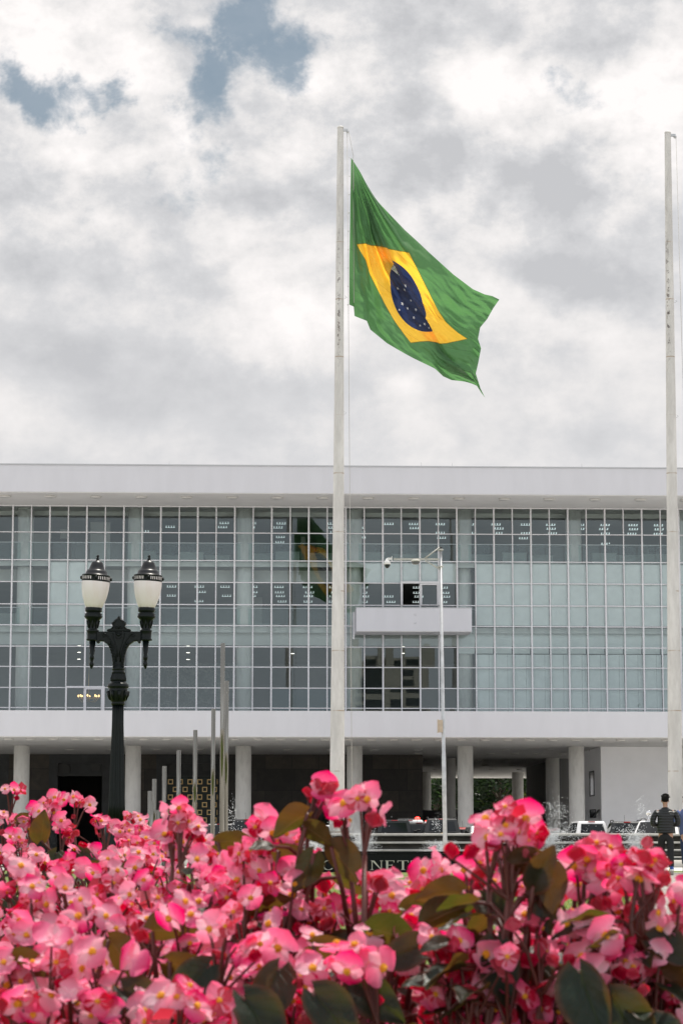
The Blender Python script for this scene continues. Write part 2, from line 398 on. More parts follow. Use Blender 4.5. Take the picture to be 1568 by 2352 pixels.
# ground floor: slate wall, portals, white block
lyw = 14.6
x_end, _ = B(970, 1800, lyw)
def bx(px, ly): return B(px, 1800, ly)[0]
p1 = (bx(113, lyw), bx(255, lyw)); p2 = (bx(359, lyw), bx(520, lyw)); p0 = (bx(-120, lyw), bx(20, lyw))
def zz(py, ly): return B(784, py, ly)[1]
segs = [(XL, p0[0]), (p0[1], p1[0]), (p1[1], p2[0]), (p2[1], x_end)]
for (a, c) in segs:
    b = MB(); b.box(a, c, lyw, lyw + (1.6 if c != x_end else 45), -.1, z_sof - .035); b.build('slate_wall', M_slate, bld)
ztop_open = zz(1783, lyw); ztop_frame = zz(1736, lyw)
for k, (a, c) in enumerate([p0, p1, p2]):
    b = MB(); jw = .55
    b.box(a, a + jw, lyw - .05, lyw + 1.5, -.1, ztop_frame); b.box(c - jw, c, lyw - .05, lyw + 1.5, -.1, ztop_frame)
    b.box(a + jw + .002, c - jw - .002, lyw + .15, lyw + 1.5, ztop_open, ztop_frame - .5); b.box(a + jw + .002, c - jw - .002, lyw - .05, lyw + 1.5, ztop_frame - .498, ztop_frame)
    b.box(a + jw + .002, c - jw - .002, lyw - .02, lyw + .14, ztop_open, ztop_open + .16)
    b.box(a, c, lyw, lyw + 1.5, ztop_frame + .003, z_sof - .036)
    pm = b.build('portal', M_portal, bld)
    b = MB(); xm = (a + c) / 2
    b.lathe([(.42, 0), (.46, .02), (.46, .05), (.38, .07)], 20, (xm - 1.05, lyw + .14, (ztop_open + ztop_frame) / 2 - .25), M=Matrix.Rotation(R(90), 3, 'X'))
    b.build('carved_crest', mat('carved_stone', (.05, .05, .048), .7), pm); b = MB()
    b.prism([(xm + .75, 0 + ztop_open + .35), (xm + 1.2, ztop_open + .35), (xm + 1.3, ztop_open + .75), (xm + 1.2, ztop_open + 1.1), (xm + .75, ztop_open + 1.1), (xm + .65, ztop_open + .75)], lyw + .09, lyw + .148)
    b.build('carved_crest', mat('carved_stone', (.05, .05, .048), .7), pm)
    if k < 2:
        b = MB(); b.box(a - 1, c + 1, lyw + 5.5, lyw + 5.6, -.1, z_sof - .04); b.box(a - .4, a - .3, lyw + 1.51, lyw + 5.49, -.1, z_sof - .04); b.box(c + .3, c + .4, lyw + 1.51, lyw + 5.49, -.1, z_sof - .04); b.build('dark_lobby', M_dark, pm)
# gilded door in the third portal
a, c = p2[0] + .55, p2[1] - .55
b = MB(); b.box(a, c, lyw + .5, lyw + .62, -.05, ztop_open - .002); door = b.build('door', M_door, bld)
s_px = 5553 / (DG + lyw); sq = 11.4 / s_px; st = 2.0 / s_px
for r in range(7):
    cxs = [392 + 22.4 * i for i in range(6)] if r % 2 == 0 else [403.2 + 22.4 * i for i in range(5)]
    zc = B(784, 1796 + 17.5 * r, lyw + .5)[1]
    if zc < .4: break
    for pxc in cxs:
        xc = bx(pxc, lyw + .5); b = MB(); h = sq / 2
        y0, y1 = lyw + .46, lyw + .499
        b.box(xc - h, xc + h, y0, y1, zc + h - st, zc + h); b.box(xc - h, xc + h, y0, y1, zc - h, zc - h + st)
        b.box(xc - h, xc - h + st, y0 + .002, y1, zc - h + st, zc + h - st); b.box(xc + h - st, xc + h, y0 + .002, y1, zc - h + st, zc + h - st)
        b.build('gilded_square', M_gold, door)
# white block at the right of the colonnade
xb0 = bx(1380, COLY); 
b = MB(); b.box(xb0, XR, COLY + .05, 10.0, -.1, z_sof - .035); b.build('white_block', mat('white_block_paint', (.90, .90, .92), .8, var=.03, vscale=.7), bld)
def side_y(px):
    lo, hi = 0, 30
    for _ in range(50):
        m_ = (lo + hi) / 2
        if bx(px, m_) < xb0: lo = m_   # further back pushes x outward
        else: hi = m_
    return (lo + hi) / 2
for (pa, pb, ya, yb) in [(1354, 1364, 1771, 1829), (1354, 1367, 1859, 1879)]:
    y1_, y0_ = side_y(pa), side_y(pb); zt, zb = B(1360, ya, (y0_ + y1_) / 2)[1], max(.4, B(1360, yb, (y0_ + y1_) / 2)[1])
    b = MB(); b.box(xb0 - .02, xb0 + .1, y0_, y1_, zb, zt); w = b.build('window', mat('dark_glass', (.015, .018, .02), .12), bld)
    b = MB(); f = .07
    b.box(xb0 - .05, xb0 - .022, y0_, y1_, zt - f, zt); b.box(xb0 - .05, xb0 - .022, y0_, y1_, zb, zb + f)
    b.box(xb0 - .05, xb0 - .022, y0_, y0_ + f, zb + f, zt - f); b.box(xb0 - .05, xb0 - .022, y1_ - f, y1_, zb + f, zt - f)
    b.build('frame', mat('dark_frame', (.04, .045, .045), .5), w)
sy_ = side_y(1375); zt = B(1375, 1859, sy_)[1]; zb = B(1375, 1879, sy_)[1]
b = MB(); b.hexa([(xb0 - .42, sy_ - .35, zb), (xb0 - .38, sy_ - .35, zb), (xb0 - .38, sy_ + .35, zb), (xb0 - .42, sy_ + .35, zb), (xb0 - .05, sy_ - .35, zt), (xb0 - .01, sy_ - .35, zt), (xb0 - .01, sy_ + .35, zt), (xb0 - .05, sy_ + .35, zt)])
b.build('tilted_sash', mat('dark_frame', (.04, .045, .045), .5), bld)
b = MB(); b.box(bx(1284, 21), xb0 + 6, 21.2, 40, -.1, z_sof - .036); b.build('side_wall', mat('mid_grey_wall', (.30, .30, .30), .9), bld)  # wall in one even mid grey
b = MB(); b.box(bx(1243, 40), bx(1252, 40), 40.1, 40.9, -.1, z_sof - .036); b.build('pier', mat('pale_pier', (.5, .5, .49), .9), bld)
# ceiling discs
for i, px in enumerate([13 + 104 * k / 1 for k in range(-2, 18)]):
    lx, _ = B(px, 1142, ly_roof + 1.4); b = MB(); b.lathe([(.30, -.10), (.33, -.06), (.33, 0)], 16, (lx, ly_roof + 1.4, z_rs - .022)); b.build('soffit_light', M_dead, bld)
for i in range(-2, 33):
    lx, _ = B(20 + 52 * i, 1697, ly_slab + 2.2); b = MB(); b.lathe([(.22, -.09), (.27, -.05), (.27, 0)], 14, (lx, ly_slab + 2.2, z_sof - .032)); b.build('colonnade_light', M_dead, bld)
for (ly, px0, st_, n) in [(6, 60, 100, 16), (12, 960, 55, 7), (24, 980, 60, 5), (34, 990, 62, 5), (44, 1000, 64, 4)]:
    for i in range(n):
        lx, _ = B(px0 + st_ * i, 1720, ly); b = MB(); b.lathe([(.2, -.07), (.25, -.04), (.25, 0)], 12, (lx, ly, z_sof - .032)); b.build('colonnade_light', M_dead, bld)
# curtain wall
mull = [B(31 + 42.37 * k, 1183, 0)[0] for k in range(-6, 44)]
tr_y = [1164.5, 1225, 1288.5, 1338.5, 1389.5, 1437.5, 1486, 1532.5, 1580.5, 1626.5]
tr_z = [B(620, y, 0)[1] for y in tr_y] + [z_slab_top]
tr_z[0] = z_rs - .02
storeys = [(0, 2), (2, 5), (5, 10)]
def near_k(px): return min(range(len(mull)), key=lambda k: abs(mull[k] - B(px, 1360, 0)[0]))
k_open = near_k(924)                       # pane left open above the balcony
k_l = near_k(157)
rnd = random.Random(11)
for si, (ra, rb) in enumerate(storeys):
    for k0 in range(0, len(mull) - 1, 7):
        k1 = min(k0 + 7, len(mull) - 1)
        g = MB(); fr = MB()
        for k in range(k0, k1):
            wv = .032 if k % 2 else .046
            fr.box(mull[k] - wv, mull[k] + wv, -.11, .02, tr_z[rb], tr_z[ra])
            for r in range(ra, rb):
                x0, x1, z1, z0 = mull[k], mull[k + 1], tr_z[r], tr_z[r + 1]
                if not (k == k_open and r == 3):
                    a1, a2 = rnd.gauss(0, .0011), rnd.gauss(0, .0013); hx, hz = (x1 - x0) / 2, (z1 - z0) / 2
                    bow = rnd.gauss(.0, .0016); vs = []; fs = []; N = 4
                    for i in range(N + 1):
                        for j in range(N + 1):
                            u, v = i / N * 2 - 1, j / N * 2 - 1
                            vs.append((x0 + hx * (1 + u), -.02 + a1 * u * hx + a2 * v * hz + bow * ((1 - u * u) + (1 - v * v)) * .5, z0 + hz * (1 + v)))
                    for i in range(N):
                        for j in range(N): fs.append((i * (N + 1) + j, (i + 1) * (N + 1) + j, (i + 1) * (N + 1) + j + 1, i * (N + 1) + j + 1))
                    g.add(vs, fs, 0, True)
                wv2 = .032 if (k + 1) % 2 else .046
                fr.box(x0 + wv, x1 - wv2, -.085, .02, z1 - (.028 if r else .06), z1 + (.028 if r else 0))
        w = g.build('window', M_glass, bld); fr.build('frame', M_fram, w)
def sash(k, r, r1, mi_name='sash'):
    x0, x1, z1, z0 = mull[k], mull[k + 1], tr_z[r], tr_z[r1]
    b = MB(); t_ = .11; y0, y1 = -.16, -.113
    b.box(x0, x0 + t_, y0, y1, z0, z1); b.box(x1 - t_, x1, y0, y1, z0, z1); b.box(x0 + t_, x1 - t_, y0, y1, z1 - t_, z1); b.box(x0 + t_, x1 - t_, y0, y1, z0, z0 + t_ * .4)
    b.build(mi_name, M_fram, bld)
sash(k_open + 1, 3, 4); sash(k_l + 1, 8, 10)
b = MB(); x0, x1 = mull[k_open] - .06, mull[k_open + 2] + .1
b.box(x0, x1, -.2, -.161, tr_z[3] - .02, tr_z[3] + .1); b.box(x0, x0 + .13, -.2, -.161, tr_z[4], tr_z[3] - .02); b.box(x1 - .13, x1, -.2, -.161, tr_z[4], tr_z[3] - .02); b.build('door_frame', M_fram, bld)
b = MB(); x0, x1 = mull[k_l] - .02, mull[k_l + 2] + .1
b.box(x0, x1, -.2, -.161, tr_z[8] - .02, tr_z[8] + .08); b.box(x0, x0 + .1, -.2, -.161, tr_z[10], tr_z[8] - .02); b.box(x1 - .14, x1, -.2, -.161, tr_z[10], tr_z[8] - .02); b.build('door_frame', M_fram, bld)
# balcony
lyb = -2.4
xa, zt = B(818, 1396, lyb); xc_, zb_ = B(1083, 1450, lyb)
b = MB(); b.box(xa, xc_, lyb, lyb + .15, zb_, zt); b.box(xa, xa + .15, lyb + .152, -.115, zb_, zt); b.box(xc_ - .15, xc_, lyb + .152, -.115, zb_, zt); b.box(xa + .152, xc_ - .152, lyb + .152, -.115, zb_, zb_ + .3)
bal = b.build('balcony', M_white, bld)
b = MB(); b.box(xa + .01, xc_ - .01, lyb + .01, -.12, zb_ - .03, zb_ - .004); b.build('balcony_soffit', M_soff, bal)
b = MB(); b.box(xa - .02, xc_ + .02, lyb - .02, lyb + .17, zt + .003, zt + .04); b.build('coping', M_cap, bal)
for py in (1412, 1431):
    lx, lz = B(953, py, lyb); b = MB(); b.lathe([(.05, 0), (.06, .02), (.03, .03)], 10, (lx, lyb - .002, lz), M=Matrix.Rotation(R(90), 3, 'X')); b.build('bolt', M_white, bal)
b = MB(); x0 = B(810, 1400, -.12)[0]; x1 = B(1078, 1400, -.12)[0]; b.box(x0, xa - .001, -.16, -.113, zb_ - .3, zt - .05); b.build('side_flashing', M_fram, bal)
# interior
DI = 16.5
zc3, zc2, zc1 = 19.75, 15.95, tr_z[6] + .02
f3, f2 = B(784, 1293, .3)[1], B(784, 1442, .3)[1]
zc3 = HC + (1938 - 1201) / FPX * 145.2; zc2 = HC + (1938 - 1349) / FPX * 145.2; zc1 = HC + (1938 - 1487) / FPX * 141.2
b = MB(); b.box(XL, XR, .42, DI, f3 - .22, f3); b.box(XL, XR, .42, DI, f2 - .22, f2); b.box(XL, XR, .3, DI, z_slab_top + .01, z_slab_top + .05); b.build('office_floor', M_ifloor, bld)
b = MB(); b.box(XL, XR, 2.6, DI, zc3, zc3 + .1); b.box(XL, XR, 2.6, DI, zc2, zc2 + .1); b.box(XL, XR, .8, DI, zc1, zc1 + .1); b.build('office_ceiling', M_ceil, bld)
b = MB(); b.box(XL, XR, .28, .41, f3 - .25, f3 + .02); b.box(XL, XR, .28, .41, f2 - .3, f2 + .03)
b.box(XL, XR, 2.45, 2.598, zc2 - .05, f3 - .222); b.box(XL, XR, 2.45, 2.598, zc3 - .02, z_rs); b.box(XL, XR, .65, .798, zc1 - .03, f2 - .222); b.build('bulkhead', M_bulk, bld)
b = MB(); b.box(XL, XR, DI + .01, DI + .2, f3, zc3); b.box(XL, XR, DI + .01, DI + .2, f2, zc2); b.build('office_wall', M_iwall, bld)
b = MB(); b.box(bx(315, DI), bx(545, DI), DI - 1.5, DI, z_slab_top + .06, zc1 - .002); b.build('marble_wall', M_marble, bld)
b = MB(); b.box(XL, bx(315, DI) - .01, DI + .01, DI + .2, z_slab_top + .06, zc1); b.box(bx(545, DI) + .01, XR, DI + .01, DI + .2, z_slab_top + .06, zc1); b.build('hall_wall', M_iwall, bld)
b = MB(); b.box(bx(620, 6), bx(765, 6), 6, 6.2, z_slab_top + .06, B(700, 1583, 6)[1]); b.build('blue_screen_wall', mat('petrol_panel', (.03, .07, .09), .5), bld)
# partitions, third floor left and second floor
for (pa, pb, ly, zf, zt) in [(200, 246, 5.5, f3, zc3), (130, 150, 9, f3, zc3), (20, 110, 11, f3, zc3), (690, 700, 12, f3, zc3), (380, 640, 10.5, f2, f2 + 1.15), (560, 600, 12, f2, zc2), (-60, 60, 9, f2, f2 + 1.6)]:
    b = MB(); b.box(bx(pa, ly), bx(pb, ly), ly, ly + .15, zf + .002, zt - .003); b.build('partition', M_ipale, bld)
b = MB(); x0, zt = B(110, 1233, 8); x1, zb = B(172, 1279, 8)
b.box(x0, x1, 8.9, 8.96, zb, zt); pic = b.build('wall_painting', mat('abstract_painting', (.03, .03, .035), .7, stops=[(.35, (.015, .015, .02)), (.55, (.035, .03, .03)), (.62, (.09, .03, .025)), (.75, (.02, .04, .03))], vscale=1.2), bld)
# glass balustrades behind the upper glazing
for (py, zf) in [(1250, f3), (1399, f2)]:
    zt = B(784, py, .9)[1]; b = MB(); b.box(XL, XR, .9, .92, zf, zt); g = b.build('balustrade', M_bal, bld)
    b = MB(); b.box(XL, XR, .87, .95, zt + .002, zt + .05); b.build('handrail', M_fram, g)
# office strip lights
for (zc, rows, pxs) in [(zc3, (5.2, 7.1, 9.3, 11.8, 14.4), [516 + 62.4 * i for i in range(-4, 18)]), (zc2, (5.2, 8.3, 10.6, 14.0), [395 + 62.4 * i for i in range(0, 11)])]:
    for ri, ly in enumerate(rows):
        for pi, px in enumerate(pxs):
            if zc == zc3 and ri > 2 and (pi * 7 + ri * 3) % 3: continue
            if rnd.random() < .24: continue
            if zc == zc3 and pi < 4 and ri != 1 + pi % 2: continue
            lx, _ = B(px + rnd.uniform(-5, 5), 1201 if zc == zc3 else 1349, ly); b = MB()
            for q in range(4): b.box(lx - .25 + q * .16, lx - .222 + q * .16, ly - .1, ly + .12, zc - .08, zc - .002)
            b.box(lx - .29, lx + .29, ly + .13, ly + .14, zc - .095, zc - .08)
            b.build('office_light', M_lamp, bld)
for (px, rows) in [(182, (1.6, 6.5, 12)), (432, (1.6, 6.5, 12)), (672, (7,)), (925, (1.6, 6.5))]:
    for ly in rows:
        lx, _ = B(px, 1510, ly); b = MB(); b.lathe([(.10, -.015), (.10, 0)], 16, (lx, ly, zc1 - .003)); b.build('downlight', M_down, bld)
# roller blinds close behind the glass
def blind(k, z0, z1, m, y=.13, name='roller_blind'):
    b = MB(); b.box(mull[k] + .03, mull[k + 1] - .03, y, y + .012, z0, z1); b.build(name, m, bld)
kb0 = near_k(1085); k_end = near_k(1640)
for k in range(kb0, k_end): blind(k, tr_z[5] + .06, tr_z[2] - .12, M_blind)
for k in range(near_k(115), near_k(285)):
    if k == near_k(245): continue
    blind(k, tr_z[5] + .05, tr_z[2] - .12, M_blind)
for k in range(near_k(836), near_k(1050)): blind(k, tr_z[3] + .03, tr_z[2] - .10, M_blind)
for k in range(kb0, k_end):
    blind(k, tr_z[10] + .03, tr_z[6] - .38 + rnd.uniform(-.01, .01), M_curt, .22, 'sheer_curtain'); 
    b = MB(); xs = (mull[k] * .3 + mull[k + 1] * .7); b.box(xs, xs + .015, .2, .218, tr_z[10] + .03, tr_z[6] - .38); b.build('curtain_seam', mat('seam_grey', (.38, .4, .4), .9), bld)
for k in range(kb0 - 1, k_end): blind(k, tr_z[6] - .3, tr_z[5] - .1, M_curt, .62, 'pelmet')
# rear low wall and office furniture
b = MB(); b.box(bx(968, 30), bx(1310, 30), 30, 30.3, -.1, zz(1861, 30)); b.build('parapet_wall', M_greywall, bld)
M_desk = mat('desk_laminate', (.42, .43, .42), .6); M_chair = mat('black_mesh', (.03, .03, .035), .8)
def local(lx, ly, z): return BO + UX * lx + UY * ly + Vector((0, 0, z))
for i, (px, ly) in enumerate([(330, 4), (385, 6), (440, 4.5), (500, 6), (600, 5), (660, 4), (735, 4.6), (855, 4), (930, 5), (985, 4.2), (1105, 5), (1180, 4), (1240, 5.4), (1385, 4), (1440, 5), (1500, 4.4)]):
    lx, _ = B(px, 1280, ly)
    d = empty('office_desk', local(lx, ly, f3), TH, 'pale office desk with a dark screen behind the top floor glass', 'desk', 'desks behind the top floor glass')
    b = MB(); b.box(-.75, .75, -.35, .35, 1.02, 1.06); b.build('desk_top', M_desk, d)
    b = MB(); b.box(-.72, .72, -.3, -.27, .0, 1.02); b.box(-.72, -.68, -.268, .3, 0, 1.02); b.box(.68, .72, -.268, .3, 0, 1.02); b.build('desk_panel', M_desk, d)
    if i % 3 != 1:
        b = MB(); b.box(-.3, .3, .05, .09, 1.2, 1.55); b.box(-.04, .04, .05, .09, 1.06, 1.198); b.build('screen', M_chair, d)
    else:
        b = MB(); b.lathe([(.2, 1.1), (.26, 1.2), (.24, 1.65), (.1, 1.72)], 10, (.5, .55, 0)); b.build('chair_back', M_chair, d)
# plants along the slate wall
M_agave = mat('dark_spiky_leaf', (.012, .022, .012), .5); M_wfl = mat('white_blossom', (.6, .58, .5), .8)
for i, px in enumerate((622, 668, 705, 740)):
    lx, _ = B(px, 1860, lyw - 1.2); s_ = empty('spiky_plant', local(lx, lyw - 1.2, .1), 0, 'dark spiky leaved plant at the foot of the slate wall', 'plant', 'spiky plants along the slate wall')
    b = MB(); rr = random.Random(i)
    for q in range(46):
        a = rr.uniform(0, 6.28); l = rr.uniform(1.6, 2.6); t_ = rr.uniform(.1, .5); d = Vector((math.cos(a) * t_, math.sin(a) * t_, 1)).normalized()
        b.tube([d * .1, d * l * .6, d * l], [.06, .09, .005], 4)
    b.build('foliage', M_agave, s_)
    if i in (1, 2):
        b = MB()
        for q in range(240):
            a = rr.uniform(0, 6.28); e = rr.uniform(.1, 1.5); r = .75; b.ball((r * math.cos(a) * math.cos(e), -.6 + r * math.sin(a) * math.cos(e) * .7, 1.0 + r * math.sin(e)), rr.uniform(.03, .07), 5)
        b.build('blossom', M_wfl, s_)
# chandelier seen through the lower left opening
lx, lz = B(204, 1603, 7); ch = empty('chandelier', local(lx, 7, lz), 0, 'lit brass chandelier glimpsed through the lower glass behind the street lamp', 'chandelier')
b = MB(); b.tube([(.62 * math.cos(a * .3927), .62 * math.sin(a * .3927), 0) for a in range(17)], .03, 5); b.tube([(0, 0, -.3), (0, 0, zc1 - lz)], .02, 5)
for a in range(8): b.tube([(0, 0, -.2), (.4 * math.cos(a * .785), .4 * math.sin(a * .785), -.25), (.62 * math.cos(a * .785), .62 * math.sin(a * .785), 0)], .02, 4)
b.build('frame', M_gold, ch)
for a in range(8):
    b = MB(); b.ball((.62 * math.cos(a * .785), .62 * math.sin(a * .785), .12), .055, 8, sc=(1, 1, 1.5)); b.build('bulb', mat('warm_bulb', (1, .8, .5), .5, emit=((1, .62, .25), 2)), ch)

# ------------------------------------------------------------------ apartment tower opposite, mirrored in the glass
d_ = ray(893, 1575); t_ = (BO.dot(UY)) / d_.dot(UY); h_ = d_ * t_ + Vector((0, 0, HC)); dr_ = d_ - UY * (2 * d_.dot(UY)); c_ = h_ + dr_ * (250 / -dr_.y)
tw_ = empty('apartment_tower', (c_.x, c_.y, 0), 0, 'white apartment tower with dark balconies mirrored in the lower glass', 'building')
b = MB(); b.box(-6, 6, -12, 0, -.1, 30.5); b.box(-6.6, -5.2, .002, .8, 0, 32); b.box(5.2, 6.6, .002, .8, 0, 32); b.box(-1, 1, .002, .8, 0, 33.5); b.build('wall', mat('tower_render', (.62, .60, .52), .8, var=.05), tw_)
for k in range(10):
    for s_ in (-1, 1):
        b = MB(); b.box(min(s_ * 1.3, s_ * 4.9), max(s_ * 1.3, s_ * 4.9), .003, .05, 2 + k * 2.9, 3.7 + k * 2.9); b.build('window', mat('tower_window', (.03, .05, .045), .2), tw_)
for i, (x_, h__) in enumerate([(-26, 17), (-46, 12), (17, 14), (34, 20)]):
    tw2 = empty('apartment_block', (c_.x + x_, c_.y - 40, 0), 0, ['grey block mirrored left of the tower', 'low wide block mirrored far left of the tower', 'lower pale block mirrored right of the tower', 'taller block mirrored at the far right'][i], 'building')
    b = MB(); b.box(-7, 7, -10, 0, -.1, h__); b.box(-7.3, 7.3, -10.2, .3, h__ + .002, h__ + .5); b.build('wall', mat('block_render', (.30, .30, .28), .85, var=.1), tw2)
    for k in range(int(h__ // 3)):
        b = MB(); b.box(-6, 6, .003, .05, 1.2 + 3 * k, 2.6 + 3 * k); b.build('window', mat('tower_window', (.03, .05, .045), .2), tw2)

# ------------------------------------------------------------------ trees behind the colonnade
M_trunk = mat('bark', (.09, .07, .05), .9, var=.3, vscale=6, bump=.5)
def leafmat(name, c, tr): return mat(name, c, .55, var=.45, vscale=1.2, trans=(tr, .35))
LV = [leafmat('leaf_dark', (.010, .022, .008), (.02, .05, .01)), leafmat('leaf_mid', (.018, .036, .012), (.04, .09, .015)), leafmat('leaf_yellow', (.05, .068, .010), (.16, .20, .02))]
def tree(x, y, h, r, label, ms, seed, n=5200, low=.06):
    rr = random.Random(seed); root = empty('tree', (x, y, 0), 0, label, 'tree')
    b = MB(); b.tube([(0, 0, -.1), (.1, 0, h * .3), (-.1, .1, h * .6), (0, 0, h * .9)], [.3, .24, .16, .05], 9)
    cl = []
    for i in range(22):
        a = rr.uniform(0, 6.28); z = h * rr.uniform(low + .05, .95); q = r * rr.uniform(.35, .95) * (1 - .5 * abs(z / h - .5)); p = Vector((math.cos(a) * q, math.sin(a) * q, z)); cl.append((p, r * rr.uniform(.28, .5)))
        b.tube([(0, 0, z * .7), p * .55 + Vector((0, 0, z * .35)), p], [.1, .06, .02], 5)
    b.build('trunk', M_trunk, root)
    c = MB()
    for i in range(n):
        p, q = rr.choice(cl); d = Vector((rr.gauss(0, 1), rr.gauss(0, 1), rr.gauss(0, .8))).normalized() * q * rr.uniform(.45, 1.05)
        o = p + d; s_ = rr.uniform(.16, .34); u = Vector((rr.gauss(0, 1), rr.gauss(0, 1), rr.gauss(0, .5))).normalized(); v = u.cross(Vector((rr.gauss(0, 1), rr.gauss(0, 1), rr.gauss(0, 1)))).normalized()
        c.add([o - u * s_, o - v * s_ * .5, o + u * s_, o + v * s_ * .5], [(0, 1, 2, 3)], 0 if rr.random() < .7 else 1)
    c.build('crown', ms, root); return root
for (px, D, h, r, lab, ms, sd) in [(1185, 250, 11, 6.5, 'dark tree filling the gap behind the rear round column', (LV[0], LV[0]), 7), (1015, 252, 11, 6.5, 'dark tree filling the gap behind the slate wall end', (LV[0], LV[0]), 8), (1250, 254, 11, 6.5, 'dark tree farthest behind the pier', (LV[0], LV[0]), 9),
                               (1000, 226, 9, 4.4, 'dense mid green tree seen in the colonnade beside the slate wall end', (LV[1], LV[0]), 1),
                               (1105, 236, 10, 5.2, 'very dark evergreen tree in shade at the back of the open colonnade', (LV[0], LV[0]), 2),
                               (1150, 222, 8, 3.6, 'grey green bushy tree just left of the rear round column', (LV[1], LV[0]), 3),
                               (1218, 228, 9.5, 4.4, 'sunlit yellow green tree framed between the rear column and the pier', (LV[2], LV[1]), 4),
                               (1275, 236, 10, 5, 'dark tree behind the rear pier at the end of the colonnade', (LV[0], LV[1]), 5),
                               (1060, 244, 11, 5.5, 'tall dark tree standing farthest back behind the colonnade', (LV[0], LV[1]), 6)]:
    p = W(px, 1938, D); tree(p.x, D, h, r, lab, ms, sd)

for i in range(8):      # unseen trees added on both sides to darken reflections in the tubes
    o_ = tree((-1 if i % 2 else 1) * (30 + 3 * (i % 3)), 36 + 20 * (i // 2), 10 + i % 3, 5.5, 'dark leafy tree added out of view beside the square', (LV[0], LV[1]), 40 + i, 1500, .06); o_['group'] = 'unseen trees added beside the square'
# ------------------------------------------------------------------ flagpoles
DP = 92.0; sP = FPX / DP
def pole_mat():
    m = bpy.data.materials.new('weathered_pole_paint'); m.use_nodes = True; t = NT(m.node_tree); p = t.n['Principled BSDF']
    tc = t.node('ShaderNodeTexCoord').outputs['Object']; s = t.node('ShaderNodeSeparateXYZ'); t.l.new(tc, s.inputs[0])
    base = t.mix(t.rng(t.noise(t.vmath('MULTIPLY', tc, (1, 1, .25)), 2.2, 7, .65), .35, .7), (.50, .485, .46), (.66, .645, .615))
    # weld rings
    fz = t.math('ABSOLUTE', t.math('SUBTRACT', t.math('FRACT', t.math('DIVIDE', s.outputs[2], 2.28)), .5))
    ring = t.math('MULTIPLY', t.rng(fz, .012, .006), t.rng(t.noise(tc, 3, 3), .35, .6))
    base = t.mix(t.math('MULTIPLY', ring, .8), base, (.33, .24, .16))
    oi = t.node('ShaderNodeObjectInfo'); tc = t.vmath('ADD', tc, t.vmath('MULTIPLY', oi.outputs['Location'], (3.1, 0, .37)))
    # flaking paint near the top, on the side that faces the flag
    hgt = t.math('MULTIPLY', t.rng(s.outputs[2], 18.5, 20.5), t.rng(s.outputs[2], 26.5, 21.0))
    sd = t.math('MULTIPLY', t.rng(t.math('ABSOLUTE', t.math('SUBTRACT', s.outputs[0], .07)), .07, .03), t.rng(s.outputs[1], .1, -.05))
    fl = t.rng(t.noise(t.vmath('MULTIPLY', tc, (1, 1, .8)), 5.5, 8, .8), .515, .56)
    base = t.mix(t.math('MULTIPLY', t.math('MULTIPLY', fl, hgt), sd), base, (.075, .06, .055))
    st2 = t.math('MULTIPLY', t.math('MULTIPLY', t.rng(t.noise(t.vmath('MULTIPLY', tc, (1, 1, .15)), 3, 5), .45, .7), hgt), sd)
    base = t.mix(t.math('MULTIPLY', st2, .35), base, (.42, .33, .25))
    t.l.new(base, p.inputs['Base Color']); p.inputs['Roughness'].default_value = .55
    return m
M_pole = pole_mat(); M_rope = mat('halyard', (.45, .44, .42), .8); M_steel = mat('galvanised', (.5, .51, .52), .45, metal=.6, var=.15, vscale=6)
def flagpole(pxb, pxt, py_top, label, halyard):
    pb = W(pxb, 1982, DP); pt = W(pxt, py_top, DP)
    root = empty('flagpole', (pb.x, DP, 0), 0, label, 'flagpole', None)
    H = pt.z; dx = pt.x - pb.x; b = MB()
    rb, rt = 18.2 / sP, 7.4 / sP; pts = []; rad = []
    n = 13
    for i in range(n + 1):
        t_ = i / n; pts.append((dx * t_, 0, H * t_)); rad.append(rb + (rt - rb) * t_ ** .92)
        if i < n: t2 = (i + .985) / n; pts.append((dx * t2, 0, H * t2)); rad.append(rb + (rt - rb) * t2 ** .92)
    b.tube(pts, rad, 28); b.build('pole', M_pole, root)
    b = MB(); b.lathe([(rt * 1.05, 0), (rt * 1.06, .03), (rt * .9, .07), (.02, .09)], 16, (dx, 0, H - .01)); b.build('pole_cap', M_pole, root)
    b = MB(); b.box(dx + rt * .7, dx + rt + .18, -.05, .05, H - .13, H - .04); b.lathe([(.06, -.025), (.06, .025)], 12, (dx + rt + .16, 0, H - .15), M=Matrix.Rotation(R(90), 3, 'X')); b.build('pulley', M_steel, root)
    b = MB(); x0 = dx + rt + .2
    if halyard: b.tube([(x0, 0, H - .15), (dx + rt + .38, .05, H - 1.1), (dx + rt + .40, .05, H - 7)], .012, 5); b.tube([(x0 - .06, .02, H - .15), (rb + .28, 0, 1.2)], .012, 5)
    else: b.tube([(x0, 0, H - .15), (x0 + .12, 0, H * .5), (rb + .4, 0, 1.2)], .012, 5)
    b.build('halyard', M_rope, root)
    for k, z in enumerate((H * .76, H * .6, H * .44)):
        b = MB(); b.tube([(dx * z / H + rb * .6 + .02 * k, -.02, z), (dx * z / H + rb * .6 + .1, -.02, z + .05), (dx * z / H + rb * .6 + .02, -.02, z + .12)], .01, 5); b.build('rope_guide', M_steel, root)
    b = MB(); b.lathe([(rb * 2, -.1), (rb * 2, .25), (rb * 1.7, .3)], 24); b.build('plinth', M_conc, root)
    return root
fp1 = flagpole(773.2, 781.6, 294, 'tall white tapering flagpole flying the large green and yellow flag', True)
fp2 = flagpole(1552, 1532.2, 306, 'tall white flagpole without a flag rising behind the two walking men', False)

